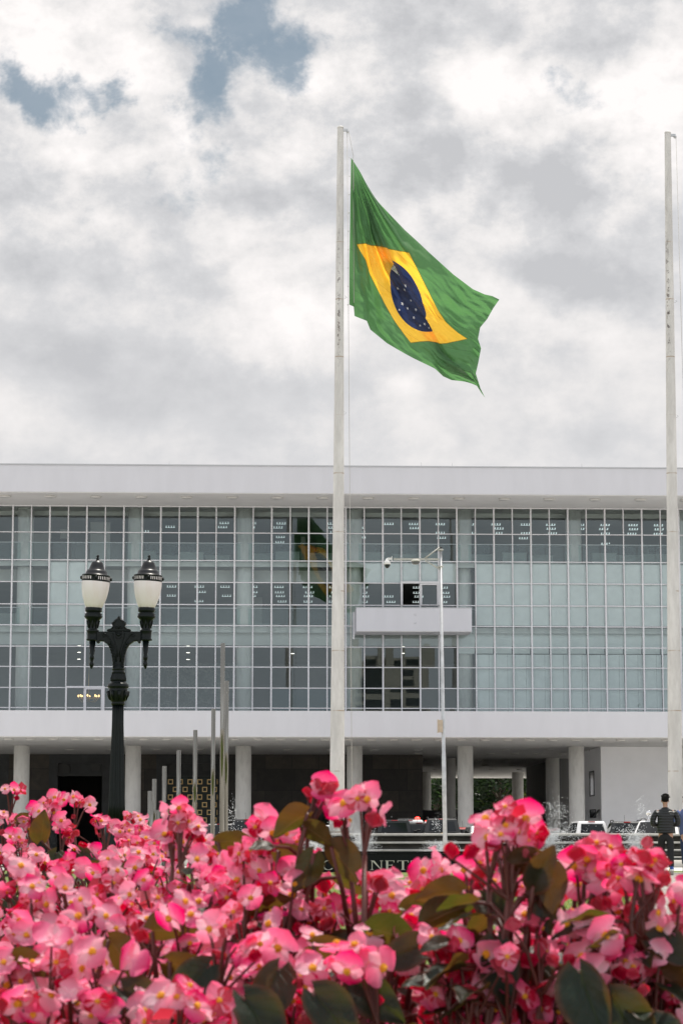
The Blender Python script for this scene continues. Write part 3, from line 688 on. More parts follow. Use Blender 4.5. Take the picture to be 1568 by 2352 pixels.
# ------------------------------------------------------------------ flag
def poly_at(pts, t):
    L = [0]
    for a, c in zip(pts, pts[1:]): L.append(L[-1] + math.dist(a, c))
    x = t * L[-1]
    for i in range(len(pts) - 1):
        if x <= L[i + 1] or i == len(pts) - 2:
            q = (x - L[i]) / max(1e-9, L[i + 1] - L[i]); return Vector((pts[i][0] + (pts[i + 1][0] - pts[i][0]) * q, pts[i][1] + (pts[i + 1][1] - pts[i][1]) * q))
FT = [(806, 362), (838, 412), (870, 454), (930, 525), (985, 580), (1040, 630), (1085, 664), (1112, 676), (1130, 680), (1146, 688)]
FB = [(802, 700), (812, 704), (814, 726), (842, 737), (850, 757), (888, 788), (950, 825), (1000, 852), (1020, 872), (1040, 882), (1075, 887), (1097, 891), (1105, 903), (1113, 913)]
FL = [(802, 700), (802, 600), (804, 480), (806, 362)]
FR = [(1113, 913), (1103, 893), (1092, 858), (1098, 832), (1104, 800), (1097, 778), (1102, 752), (1118, 733), (1132, 708), (1146, 688)]
def smooth(a, b_, x): t = max(0, min(1, (x - a) / (b_ - a))); return t * t * (3 - 2 * t)
def flag_point(u, v):
    # pleat: along the diagonal from the top of the hoist the cloth folds under itself
    e = u + v - 1; w = smooth(.06, .30, u) * smooth(1.0, .80, u); q = .035
    if e <= -q: sft = .055 * smooth(-.62, -q, e); lay = -.10 * smooth(-.25, -q, e)
    elif e >= q: sft = -.055 * smooth(.62, q, e); lay = .12 * smooth(.25, q, e)
    else: k = (e + q) / (2 * q); sft = .055 - .110 * k; lay = -.10 + .22 * k
    lay *= w; u0, v0 = u, v; u = min(1, max(0, u + sft * w)); t = min(1, max(0, v + sft * w))
    P = (poly_at(FB, u) * (1 - t) + poly_at(FT, u) * t) + (poly_at(FL, t) * (1 - u) + poly_at(FR, t) * u) - (Vector(FL[0]) * (1 - u) * (1 - t) + Vector(FR[0]) * u * (1 - t) + Vector(FL[-1]) * (1 - u) * t + Vector(FR[-1]) * u * t)
    # folds radiate from the top of the hoist and swing across the fly
    v = t
    ang = math.atan2(1 - v + .02, u * 1.43 + .02); rr_ = math.hypot(u * 1.43, 1 - v)
    d = .17 * math.sin(ang * 17 + 1.1) * smooth(.05, .5, rr_) * smooth(1.5, .4, rr_) + .085 * math.sin(ang * 41 + u * 3) * smooth(.05, .3, rr_) * smooth(1.1, .4, rr_)
    d += .26 * math.sin(v * 7.5 - u * 5.0 + .6) * smooth(.25, .8, u) + .15 * math.sin(u * 17 + v * 9) * smooth(.5, 1, u)
    d += .09 * math.sin(u * 30 - v * 4 + 2 * math.sin(v * 6)) * smooth(.72, .1, v) * smooth(.8, .2, u)
    nz = mnoise.noise(Vector((u * 6 + v * 3.5, v * 11 - u * 4, 3.1))) * .11 + mnoise.noise(Vector((u * 17 + v * 14, v * 26 - u * 9, 1.7))) * .05
    nz += mnoise.noise(Vector((u * 5 - v * 2, v * 22 + u * 12, 7.7))) * .13 * smooth(.5, .85, u) + mnoise.noise(Vector((u * 9 + v * 12, v * 7 - u * 3, 2.2))) * .10 * smooth(.5, .1, v)
    d += nz * smooth(0, .12, u) + lay + u * .6
    return W(P.x, P.y, DP + .1 + d)
def flag_mat():
    m = bpy.data.materials.new('flag_cloth'); m.use_nodes = True; t = NT(m.node_tree); p = t.n['Principled BSDF']; out = t.n['Material Output']
    uv = t.node('ShaderNodeUVMap'); s = t.node('ShaderNodeSeparateXYZ'); t.l.new(uv.outputs[0], s.inputs[0])
    X = t.math('MULTIPLY', s.outputs[0], 20.); Y = t.math('MULTIPLY', s.outputs[1], 14.)
    def dist(cx, cy):
        return t.math('SQRT', t.math('ADD', t.math('POWER', t.math('SUBTRACT', X, cx), 2.), t.math('POWER', t.math('SUBTRACT', Y, cy), 2.)))
    rh = t.math('ADD', t.math('DIVIDE', t.math('ABSOLUTE', t.math('SUBTRACT', X, 10.)), 8.3), t.math('DIVIDE', t.math('ABSOLUTE', t.math('SUBTRACT', Y, 7.)), 5.3))
    inr = t.math('LESS_THAN', rh, 1.0); edge = t.math('COMPARE', rh, 1.0, .008)
    inc = t.math('LESS_THAN', dist(10., 7.), 3.5)
    da = dist(8., 0.); band = t.math('MULTIPLY', t.math('COMPARE', da, 8.25, .28), inc)
    stars = None
    for (sx, sy, sr) in [(7.6, 6.4, .17), (8.6, 6.9, .15), (8.4, 5.2, .18), (9.1, 5.1, .15), (10.1, 5.6, .16), (9.4, 6.2, .13), (10.2, 6.7, .12), (10.0, 4.6, .16), (11.2, 6.1, .13), (11.6, 5.4, .13), (11.4, 4.7, .17), (12.2, 6.2, .12),
                         (10.9, 4.2, .13), (12.4, 5.2, .15), (12.0, 4.6, .12), (9.2, 7.4, .12), (10.8, 8.9, .17), (8.2, 4.4, .13)]:
        # five-pointed: radius varies with angle
        ax = t.math('ARCTAN2', t.math('SUBTRACT', X, sx), t.math('SUBTRACT', Y, sy))
        rr_ = t.math('MULTIPLY_ADD', t.math('COSINE', t.math('MULTIPLY', ax, 5.)), sr * .34, sr * .62)
        h = t.math('LESS_THAN', dist(sx, sy), rr_); stars = h if stars is None else t.math('MAXIMUM', stars, h)
    G, Yl, Bl, Wh = (.078, .205, .075), (.86, .52, .045), (.014, .026, .085), (.60, .62, .65)
    c = t.mix(inr, G, Yl); c = t.mix(t.math('MULTIPLY', edge, .75), c, (.16, .12, .01))
    bl = t.mix(stars, Bl, Wh); bl = t.mix(band, bl, Wh); c = t.mix(inc, c, bl)
    seam = None
    for v in (.18, .385, .60, .81):
        k = t.math('COMPARE', s.outputs[1], v, .0022); seam = k if seam is None else t.math('MAXIMUM', seam, k)
    c = t.mix(t.math('MULTIPLY', seam, .45), c, t.mix(1., c, (.35, .35, .35), 'MULTIPLY'))
    t.l.new(c, p.inputs['Base Color']); p.inputs['Roughness'].default_value = .42; p.inputs['Sheen Weight'].default_value = .15
    tr = t.node('ShaderNodeBsdfTranslucent'); t.l.new(t.mix(1., c, (1.45, 1.4, 1.3), 'MULTIPLY'), tr.inputs[0])
    mx = t.node('ShaderNodeMixShader'); mx.inputs[0].default_value = .5; t.l.new(p.outputs[0], mx.inputs[1]); t.l.new(tr.outputs[0], mx.inputs[2]); t.l.new(mx.outputs[0], out.inputs[0])
    return m
fl = MB(); NU, NV = 200, 150; fl.uv = []
vrow = [j / NV for j in range(NV + 1)]
vs = []
for i in range(NU + 1):
    for j in range(NV + 1): vs.append(flag_point(i / NU, vrow[j])); fl.uv.append((i / NU, vrow[j]))
fl.add(vs, [(i * (NV + 1) + j, (i + 1) * (NV + 1) + j, (i + 1) * (NV + 1) + j + 1, i * (NV + 1) + j + 1) for i in range(NU) for j in range(NV)], 0, True)
flag = tag(fl.build('flag', flag_mat()), 'large green flag with a yellow diamond and starry blue disc hanging slack from the flagpole', 'flag')
# motto lettered along the white band
cu = bpy.data.curves.new('motto', 'FONT'); cu.size = 1.0; co = bpy.data.objects.new('motto', cu); COL.objects.link(co)
lm = MB(); txt = 'ORDEM E PROGRESSO'; ang0, ang1 = R(98), R(51)
for i, chh in enumerate(txt):
    if chh == ' ': continue
    cu.body = chh; dg = bpy.context.evaluated_depsgraph_get(); dg.update(); me = co.evaluated_get(dg).to_mesh()
    a = ang0 + (ang1 - ang0) * i / (len(txt) - 1); vs = []
    for vtx in me.vertices:
        lx, lz = (vtx.co.x - .33) * .5, (vtx.co.y - .35) * .5
        r_ = 8.25 + lz; aa = a - lx / 8.25; X, Y = 8 + r_ * math.cos(aa), r_ * math.sin(aa)
        q = flag_point(X / 20, Y / 14); vs.append(q + (Vector((0, 0, HC)) - q).normalized() * .025)
    lm.add(vs, [tuple(p_.vertices) for p_ in me.polygons]); co.evaluated_get(dg).to_mesh_clear()
bpy.data.objects.remove(co)
lo = lm.build('motto_lettering', mat('flag_green_letters', (.03, .14, .03), .6), flag)
b = MB()
for k in range(9):
    q = flag_point(0, k / 8); b.ball(q + Vector((-.05, 0, 0)), .035, 6)
b.build('toggle', M_fram, flag)

# ------------------------------------------------------------------ street lamp
DL = 37.8; sL = FPX / DL; U = .1833 / sL
def zL(cy): return W(784, (2150 + .319 * cy) * .5742, DL).z
M_iron = mat('dark_green_cast_iron', (.003, .006, .006), .36, spec=.22, bump=.12, bscale=60, var=.2, vscale=12)
M_domes = mat('lamp_cap_enamel', (.012, .013, .016), .36, spec=.35, var=.15, vscale=10)
def globe_mat():
    m = bpy.data.materials.new('opal_globe'); m.use_nodes = True; t = NT(m.node_tree); p = t.n['Principled BSDF']; out = t.n['Material Output']
    tc = t.node('ShaderNodeTexCoord').outputs['Object']
    c = t.mix(t.rng(t.noise(t.vmath('MULTIPLY', tc, (14, 14, .6)), 1.0, 5, .6), .42, .75), (.99, .905, .93), (.96, .85, .86))
    t.l.new(c, p.inputs['Base Color']); p.inputs['Roughness'].default_value = .25
    tr = t.node('ShaderNodeBsdfTranslucent'); tr.inputs[0].default_value = (1.0, .93, .97, 1)
    mx = t.node('ShaderNodeMixShader'); mx.inputs[0].default_value = .16; t.l.new(p.outputs[0], mx.inputs[1]); t.l.new(tr.outputs[0], mx.inputs[2]); t.l.new(mx.outputs[0], out.inputs[0]); return m
M_globe = globe_mat()
lx0 = W(267.5, 1938, DL).x
lamp = empty('street_lamp', (lx0, DL, 0), 0, 'black cast iron street lamp with two frosted globes on a scrolled bracket', 'street lamp')
axl = 272.0; 
def xl(cx): return (cx - 606) * U
def prof(lst): return [(w / 2 * U, zL(y)) for (w, y) in lst]
b = MB()
b.lathe([(.36, -.05), (.36, .18), (.32, .22), (.30, .5), (.24, .62), (.20, .8), (.175, 1.0)], 32)
b.lathe([(.142, .98), (.128, 1.3), (74 * U, zL(2350)), (72 * U, zL(2102))], 80, flutes=16, depth=.16); b.build('fluted_post', M_iron, lamp)
b = MB(); b.lathe(prof([(150, 2104), (168, 2098), (172, 2075), (160, 2062), (186, 2052), (214, 1990), (232, 1930), (240, 1905), (212, 1895), (262, 1885), (270, 1865), (258, 1842), (214, 1826), (178, 1815), (184, 1800)]), 40)
b.lathe(prof([(190, 1803), (204, 1790), (196, 1760), (168, 1712), (160, 1700)]), 64, flutes=22, depth=.10)
b.lathe(prof([(168, 1704), (172, 1690), (150, 1682), (146, 1662), (162, 1656), (160, 1644), (140, 1636), (138, 1600)]), 32)
for k in range(8):     # acanthus on the capital cup
    a = k * math.pi / 4 + .2; r0 = 112 * U
    b.tube([(r0 * .86 * math.cos(a), r0 * .86 * math.sin(a), zL(2045)), (r0 * 1.0 * math.cos(a), r0 * 1.0 * math.sin(a), zL(1980)), (r0 * 1.13 * math.cos(a), r0 * 1.13 * math.sin(a), zL(1925)), (r0 * 1.2 * math.cos(a), r0 * 1.2 * math.sin(a), zL(1937))], [.012, .03, .026, .008], 6)
b.build('capital', M_iron, lamp)
half = [(0, 1640), (70, 1640), (74, 1560), (84, 1480), (104, 1400), (140, 1342), (196, 1304), (234, 1300), (244, 1324), (264, 1332), (278, 1318), (280, 1282), (280, 1181), (0, 1181)]
pl = [(x * U, zL(y)) for x, y in half] + [(-x * U, zL(y)) for x, y in reversed(half[1:-1])]
b = MB(); b.prism(pl, -.055, .055); br = b.build('bracket', M_iron, lamp, bevel=.012)
b = MB(); hc = [(0, 1178), (150, 1178), (150, 1156), (98, 1140), (74, 1112), (92, 1088), (84, 1066), (46, 1034), (20, 1010), (8, 990), (0, 980)]
b.prism([(x * U, zL(y)) for x, y in hc] + [(-x * U, zL(y)) for x, y in reversed(hc[1:-1])], -.05, .05); b.build('crest', M_iron, lamp, bevel=.01)
b = MB()
for s in (-1, 1):
    def P2(x, y): return (s * x * U, -.062, zL(y))
    b.tube([P2(24, 1560), P2(34, 1450), P2(60, 1360), P2(110, 1275), P2(160, 1215), P2(190, 1205), P2(200, 1228), P2(182, 1250), P2(164, 1238), P2(172, 1224)], [.010] * 9 + [.006], 6)
    b.tube([P2(10, 1500), P2(20, 1400), P2(52, 1300), P2(70, 1240), P2(72, 1200)], .008, 5)
    b.tube([P2(58, 1620), P2(40, 1610), P2(30, 1585), P2(46, 1560), P2(62, 1575), P2(50, 1590)], .009, 6)
    b.tube([P2(4, 1150), P2(10, 1120), P2(30, 1112), P2(44, 1130), P2(32, 1146), P2(22, 1136)], .008, 6)
    b.tube([P2(88, 1150), P2(70, 1120), P2(76, 1086), P2(50, 1058), P2(10, 1016)], .008, 6)
    for k in range(7):
        x, y = 108 - k * 9, 1330 + k * 38; b.ball(P2(x - (k > 3) * 4, y), .022, 6, sc=(1.0, .6, 1.2)); b.ball(P2(x - 22 + k, y + 14), .016, 6, sc=(1.2, .6, 1))
b.ball((0, -.062, zL(1225)), .028, 6, sc=(1.2, .6, 1)); b.ball((-.03, -.062, zL(1210)), .016, 6); b.ball((.03, -.062, zL(1210)), .016, 6); b.tube([(-.05, -.06, zL(1192)), (.05, -.06, zL(1192)), (.045, -.06, zL(1250)), (0, -.06, zL(1275)), (-.045, -.06, zL(1250)), (-.05, -.06, zL(1192))], .006, 5)
b.build('scrollwork', M_iron, br)
for s, tilt, dy, xc in ((-1, 2.6, 16, 276), (1, 1.5, 0, 945)):
    X0 = xl(xc); zb = zL(1290)
    L = empty('lantern', (X0, 0, zb)); L.parent = lamp; L.rotation_euler = (R(1), R(tilt * .55), 0)
    def pr(lst): return [(w / 2 * U, zL(y) - zb) for (w, y) in lst]
    b = MB(); b.lathe(pr([(118, 1296), (150, 1292), (156, 1276), (138, 1268), (138, 1190), (152, 1180), (156, 1166), (124, 1158), (112, 1140), (124, 1080), (150, 1040), (182, 1024), (222, 1004), (230, 990), (214, 976), (222, 958), (178, 950), (180, 938), (206, 932), (214, 920), (214, 888), (200, 880)]), 32)
    for k in range(8):
        a = k * math.pi / 4; r0 = 62 * U; b.tube([(r0 * .92 * math.cos(a), r0 * .92 * math.sin(a), zL(1140) - zb), (r0 * 1.05 * math.cos(a), r0 * 1.05 * math.sin(a), zL(1090) - zb), (r0 * 1.3 * math.cos(a), r0 * 1.3 * math.sin(a), zL(1040) - zb)], [.008, .018, .008], 5)
    b.lathe(pr([(58, 1600), (18, 1646), (0.5, 1648)][::-1] + [(62, 1585), (44, 1562), (34, 1550), (52, 1540), (46, 1520), (60, 1516), (60, 1500), (50, 1490), (84, 1296)]), 40, flutes=10, depth=.08)
    b.build('holder', M_iron, L)
    Ld = L
    tm = Matrix.Rotation(R(tilt), 3, 'Y')
    z2 = zL(885) - zb
    def pr2(lst): return [(w / 2 * U, zL(y) - zb - z2) for (w, y) in lst]
    b = MB(); b.lathe(pr2([(178, 889), (200, 879), (248, 831), (302, 751), (336, 671), (350, 610), (351, 570), (348, 535)]), 40, (0, 0, z2), M=tm); b.build('globe', M_globe, Ld)
    b = MB(); rg = pr2([(352, 556), (360, 548), (356, 540), (352, 490), (360, 484), (354, 474), (286, 470), (266, 440), (246, 418), (222, 410), (206, 404), (172, 360), (148, 322), (118, 305), (70, 297), (60, 290), (26, 284)])
    b.lathe(rg[:6], 48, (0, 0, z2), 0, tm); b.lathe(rg[5:], 40, (0, 0, z2), 1, tm)
    for k in range(44):
        if k % 11 in (0, 1, 10): continue
        a = 2 * math.pi * k / 44; r0 = 177 * U; c_, s_ = math.cos(a), math.sin(a); w_ = .006
        pts = [Vector((r0 * c_ - s_ * w_ * q, r0 * s_ + c_ * w_ * q, z_)) for q in (-1, 1) for z_ in (zL(534) - zb - z2, zL(496) - zb - z2)]
        pts = [tm @ (p_ * 1.0 + Vector((c_ * .004, s_ * .004, 0))) + Vector((0, 0, z2)) for p_ in pts]
        b.add(pts, [(0, 2, 3, 1)], 2)
    for k in range(4):
        a = k * math.pi / 2 + .1; q = tm @ Vector((180 * U * math.cos(a), 180 * U * math.sin(a), zL(515) - zb - z2)) + Vector((0, 0, z2)); b.ball(q, .03, 6, 0, (1, 1, 1.1))
    b.build('cap', [M_iron, M_domes, M_globe], Ld)
    b = MB(); b.lathe(pr2([(20, 290), (40, 284), (36, 262), (22, 258), (30, 250), (36, 240), (26, 226), (2, 216)]), 14, (0, 0, z2), 0, tm); b.build('finial', M_iron, Ld)

# ------------------------------------------------------------------ steel tubes
M_tube = mat('polished_steel', (.22, .212, .19), .09, metal=1.0, var=.08, vscale=1.5, stretch=(6, 6, .3))
tubes = [(344.7, 1817, 0, 'short steel tube beside the leftmost step of the rising row'), (348.7, 1841, -1, 'stubby steel tube standing in front of the two short ones'), (355, 1789.5, .8, 'steel tube third tallest of the low group near the lamp post'), (363, 1861, -.8, 'lowest steel tube of the sculpture, barely above the flowers'),
         (378, 1760, .6, 'steel tube standing alone just left of the gilded door'), (411, 1723.6, .4, 'steel tube in front of the left half of the gilded door'), (449, 1677, .2, 'steel tube before the middle of the gilded door, reaching the slab'), (490.5, 1628.6, 0, 'steel tube reaching the bottom of the glass front'),
         (512, 1477.7, -.4, 'tallest polished steel tube of the rising row'), (521, 1564, .3, 'second tallest steel tube, close behind the tallest one')]
for (px, py, dy, lab) in tubes:
    D = 69 + dy; p = W(px, py, D); pb = W(px, 1990, D); b = MB(); r = 4.9 / FPX * D
    b.lathe([(r, -.05), (r, p.z), (r * .93, p.z + .004), (r * .9, p.z - .05)], 28, (0, 0, 0)); 
    root = empty('steel_tube', (p.x, D, 0), 0, lab, 'sculpture tube', 'rising steel tubes of the sculpture'); b.build('tube', M_tube, root)
    b = MB(); b.lathe([(r * 2, -.02), (r * 2, .03), (r * 1.9, .04)], 20); b.build('base_plate', M_steel, root)

# ------------------------------------------------------------------ camera pole
DC = 71.0; sC = FPX / DC
pt = W(1010.5, 1258, DC); pb = W(1022.5, 1965, DC)
cp = empty('camera_pole', (pb.x, DC, 0), 0, 'thin galvanised pole with an arm carrying a surveillance camera', 'pole')
dx = pt.x - pb.x; b = MB(); b.tube([(0, 0, -.05), (dx * .35, 0, pt.z * .35), (dx * .352, 0, pt.z * .352), (dx, 0, pt.z)], [.066, .062, .055, .046], 14); b.build('pole', M_steel, cp)
b = MB(); b.lathe([(.05, 0), (.052, .04), (.02, .06)], 12, (dx, 0, pt.z - .03)); b.build('pole_cap', M_dark, cp)
za = W(1000, 1284.5, DC).z; xa2 = W(903, 1284.5, DC).x - pb.x
b = MB(); b.box(xa2, dx, -.028, .028, za - .028, za + .028)
b.tube([(dx - .02, -.04, za + .35), (dx - .45, -.04, za + .03)], .02, 6); b.tube([(dx - .02, -.04, za - .3), (dx - .45, -.04, za - .04)], .02, 6)
for dz in (.28, -.22): b.lathe([(.085, -.02), (.085, .02)], 14, (dx, 0, za + dz))
b.build('arm', mat('cream_arm', (.44, .435, .40), .5, var=.1, vscale=8), cp)
xh = W(889, 1284, DC).x - pb.x; zh = za
cmr = empty('surveillance_camera', (xh, 0, zh)); cmr.parent = cp; cmr.scale = (.56,) * 3
b = MB(); b.lathe([(.05, .04), (.08, .0), (.10, -.06), (.155, -.12), (.175, -.2), (.175, -.27), (.155, -.28)], 24); b.box(.0, .26, -.06, .06, -.03, .08); b.box(.22, .26, -.12, .12, -.1, .14); b.build('housing', mat('white_plastic', (.78, .77, .76), .35), cmr)
b = MB(); b.lathe([(.155, -.282), (.15, -.34), (.12, -.42), (.06, -.47), (.01, -.48)], 20); b.build('dome', mat('black_dome', (.006, .012, .012), .12), cmr)
xs_ = W(954, 1286, DC).x - pb.x
b = MB(); b.lathe([(.13, -.02), (.137, .0), (.13, .03), (.1, .04)], 20, (xs_, 0, za - .05)); b.lathe([(.07, -.10), (.115, -.07), (.128, -.02)], 20, (xs_, 0, za - .055), 1); b.build('panoramic_camera', [mat('cream_plastic', (.6, .58, .52), .5), mat('smoked_lens', (.10, .10, .10), .25)], cp)
zx0, zx1 = W(1010, 1682, DC).z, W(1010, 1654, DC).z; xx = W(1004, 1668, DC).x - pb.x; x1_ = W(1016, 1668, DC).x - pb.x
b = MB(); b.box(xx + .03, x1_, -.14, .12, zx0, zx1); b.box(xx, xx + .028, -.15, .13, zx0 - .02, zx1 + .02); b.build('junction_box', mat('beige_box', (.50, .40, .31), .6, var=.1, vscale=6), cp, bevel=.012)

# ------------------------------------------------------------------ lettered plinth
DS = 60.0; sS = FPX / DS
M_blk = mat('black_granite', (.004, .005, .006), .5, spec=.15, var=.3, vscale=20)
M_let = mat('silver_letters', (.50, .48, .43), .5, metal=.3, var=.08, vscale=10)
x0, x1 = W(520, 1955, DS).x, W(1072, 1955, DS).x; zt = W(800, 1955.5, DS).z
sign = empty('lettered_plinth', ((x0 + x1) / 2, DS, 0), 0, 'low black granite plinth with a large serif inscription before the fountain', 'sign')
hw = (x1 - x0) / 2; b = MB(); b.box(-hw, hw, 0, .5, -.1, zt - .045); b.build('plinth_block', M_blk, sign, bevel=.008)
b = MB(); b.box(-hw - .02, hw + .02, -.02, .52, zt - .042, zt); b.build('coping', M_blk, sign, bevel=.006)
b = MB()
for px in (803, 1035, 640): q = W(px, 1960, DS).x - (x0 + x1) / 2; b.box(q - .004, q + .004, -.004, .01, 0, zt - .046)
b.build('joint', mat('joint_grey', (.05, .05, .05), .6), sign)
def glyph(ch):
    T, n, S = .15, .055, .045
    def rect(x0, x1, z0, z1): return [(x0, z0), (x1, z0), (x1, z1), (x0, z1)]
    def stem(x, w=T): return [rect(x, x + w, 0, 1), rect(x - .07, x, 0, S), rect(x + w, x + w + .07, 0, S), rect(x - .07, x, 1 - S, 1), rect(x + w, x + w + .07, 1 - S, 1)]
    def arc(cx, cz, rx, rz, a0, a1, tv=T, th=n, N=22):
        out = []
        for i in range(N):
            q = []
            for (k, o) in ((i, 1), (i + 1, 1), (i + 1, 0), (i, 0)):
                a = R(a0 + (a1 - a0) * k / N); q.append((cx + (rx - (0 if o else tv)) * math.cos(a), cz + (rz - (0 if o else th)) * math.sin(a)))
            out.append(q)
        return out
    if ch == 'H': return stem(.08) + stem(.66) + [rect(.23, .66, .48, .48 + n)], .92
    if ch == 'A': return [[(.0, 0), (.07, 0), (.45, .95), (.42, 1)], [(.72, 0), (.90, 0), (.50, 1), (.42, 1), (.43, .92)], rect(.22, .68, .32, .32 + n), rect(-.08, .16, 0, S), rect(.62, .98, 0, S)], .94
    if ch == 'N': return [rect(.10, .10 + n, 0, 1), rect(.76, .76 + n, 0, 1), [(.10, 1), (.64 + .12, 0), (.76 + n, 0), (.28, 1)], rect(.02, .10, 1 - S, 1), rect(.0, .10, 0, S), rect(.155, .24, 0, S), rect(.68, .76, 1 - S, 1), rect(.815, .90, 1 - S, 1)], .94
    if ch == 'E': return stem(.08) + [rect(.3, .68, 0, S), rect(.3, .66, 1 - S, 1), rect(.23, .52, .48, .48 + n), rect(.63, .68, S, .22), rect(.61, .66, .80, 1 - S), rect(.49, .52, .40, .48), rect(.49, .52, .535, .61)], .76
    if ch == 'T': return [rect(.34, .34 + T, 0, 1 - S), rect(.26, .34, 0, S), rect(.49, .57, 0, S), rect(.02, .81, 1 - S, 1), rect(.02, .06, .78, 1 - S), rect(.77, .81, .78, 1 - S)], .84
    if ch == 'O': return arc(.47, .5, .45, .52, 0, 360), .98
    if ch == 'C': return arc(.47, .5, .45, .52, 48, 318) + [rect(.74, .79, .72, .95)], .90
    if ch == 'R': return stem(.08) + arc(.34, .75, .36, .25, -90, 90, .14, n, 12) + [rect(.23, .36, .5, .5 + n), rect(.3, .36, 1 - n, 1), [(.40, .52), (.75, 0), (.95, 0), (.56, .55)]], .92
    return [], .45
cap = 21 / sS; zb_l = W(800, 1998, DS).z
def line_width(s): return sum(glyph(c)[1] + .10 if c != ' ' else .38 for c in s)
text = 'ROCHA NETTO'; target_end = W(1004, 1990, DS).x - (x0 + x1) / 2; start_n = W(850, 1990, DS).x - (x0 + x1) / 2
wn = line_width('NETTO') - .1; kx = (target_end - start_n) / wn; x = target_end - (line_width(text) - .1) * kx
for ch in text:
    polys, wdt = glyph(ch)
    if ch == ' ': x += .38 * kx; continue
    b = MB()
    for pi_, pg in enumerate(polys):
        pp = [(x + a * kx, zb_l + c * cap) for a, c in pg]
        ar = sum(pp[i][0] * pp[(i + 1) % len(pp)][1] - pp[(i + 1) % len(pp)][0] * pp[i][1] for i in range(len(pp)))
        if ar < 0: pp = pp[::-1]
        b.prism(pp, -.014 - .0002 * (pi_ % 5), .002)
    b.build('letter', M_let, sign); x += (wdt + .10) * kx

# ------------------------------------------------------------------ fountain
cF = W(1130, 1938, 84); RF = 9.0
M_fst = mat('wet_dark_stone', (.045, .042, .036), .35, var=.35, vscale=2.0, bump=.2, bscale=12)
M_lip = mat('pale_stone_lip', (.50, .48, .43), .6, var=.15, vscale=2)
M_water = mat('pool_water', (.05, .07, .07), .05, spec=.7, bump=.35, bscale=5)
fo = empty('fountain', (cF.x, 84, 0), 0, 'round stepped stone fountain basin in the middle of the square', 'fountain')
def fz(py): return W(1130, py, 75.0).z
b = MB(); b.lathe([(RF - .12, -.1), (RF - .12, fz(1921)), (RF - .6, fz(1921)), (RF - .6, fz(1930))], 128); b.build('basin_wall', M_fst, fo)
for k, (ya, yb, dr) in enumerate([(1914, 1920, 0.06), (1933, 1938, .12), (1951, 1955.5, .18), (1968, 1972, .24)]):
    b = MB(); z1, z0 = fz(ya), fz(yb); r = RF + dr
    b.lathe([(r - .3, z0), (r, z0), (r + .0, z1), (r - .3, z1)], 128); b.build('stone_lip', M_lip, fo)
b = MB(); b.lathe([(RF - .62, fz(1927)), (RF - .62, fz(1926))], 96); b.build('upper_water', M_water, fo)
b = MB(); b.lathe([(RF + 3.2, -.1), (RF + 3.2, .22), (RF + 2.9, .22), (RF + 2.9, .05)], 128); b.build('outer_rim', M_lip, fo)
b = MB(); b.lathe([(RF + 2.88, .10), (RF + 2.88, .12), (RF + .2, .12)], 128); b.build('outer_water', M_water, fo)
def water_mat():
    m = bpy.data.materials.new('splashing_water'); m.use_nodes = True; t = NT(m.node_tree); p = t.n['Principled BSDF']; out = t.n['Material Output']
    p.inputs['Base Color'].default_value = (.85, .87, .88, 1); p.inputs['Roughness'].default_value = .15
    tr = t.node('ShaderNodeBsdfTranslucent'); tr.inputs[0].default_value = (.95, .96, .97, 1); mx = t.node('ShaderNodeMixShader'); mx.inputs[0].default_value = .5
    t.l.new(p.outputs[0], mx.inputs[1]); t.l.new(tr.outputs[0], mx.inputs[2]); t.l.new(mx.outputs[0], out.inputs[0]); return m
M_spray = water_mat()
def octa(b, c, r):
    x, y, z = c; b.add([(x + r, y, z), (x - r, y, z), (x, y + r, z), (x, y - r, z), (x, y, z + r), (x, y, z - r)], [(0, 2, 4), (2, 1, 4), (1, 3, 4), (3, 0, 4), (2, 0, 5), (1, 2, 5), (3, 1, 5), (0, 3, 5)], 0, True)
def jet(px, top, spread, nst, ndrop, label, seed, tall=None, D=73.6):
    rr = random.Random(seed); p = W(px, 1938, D); root = empty('water_jet', (p.x, D, .12), 0, label, 'water jet', 'water jets of the fountain')
    zt = W(px, top, D).z - .12; b = MB()
    for i in range(nst):
        a = rr.uniform(0, 6.28); q = spread * math.sqrt(rr.random()); h = zt * rr.uniform(.75, 1.05); ex, ey = math.cos(a) * q, math.sin(a) * q
        pts = []
        for k in range(6):
            t_ = k / 5; s_ = t_ * rr.uniform(.95, 1.0); pts.append((ex * t_ * .55, ey * t_ * .55, h * (1 - (1 - s_) ** 2)))
        if i % 4 == 0: b.tube(pts, [.005, .005, .004, .004, .003, .002], 4)
        for k in range(70):
            q_ = rr.random() * 4.99; k0 = int(q_); f_ = q_ - k0; P_ = [pts[k0][j] * (1 - f_) + pts[k0 + 1][j] * f_ + rr.gauss(0, .012 + .012 * q_) for j in range(3)]; octa(b, P_, rr.uniform(.003, .0075))
    b.build('water_stream', M_spray, root)
    b = MB()
    for i in range(int(ndrop * 1.6)):
        a = rr.uniform(0, 6.28); t_ = rr.random() ** .8; q = spread * (.25 + .95 * t_) * rr.random() ** .6; h = zt * (1 - abs(t_ - .5) * 1.7) * rr.uniform(.6, 1.1) if t_ > .5 else zt * (1 - (1 - 2 * t_) ** 2) * rr.uniform(.7, 1.1)
        octa(b, (math.cos(a) * q, math.sin(a) * q * .7, max(.02, h)), rr.uniform(.004, .0105))
    if tall:
        for (tx, ty, wx, wy, n) in tall:
            for i in range(n):
                q = W(tx + rr.gauss(0, wx), ty + rr.gauss(0, wy), D + rr.gauss(0, .2)); octa(b, (q.x - p.x, q.y - D, q.z - .12), rr.uniform(.005, .0135))
    b.build('spray', M_spray, root)
jet(832, 1916, .62, 46, 1500, 'fan shaped water jet in front of the flagpole foot', 21, [(815, 1905, 30, 12, 250)])
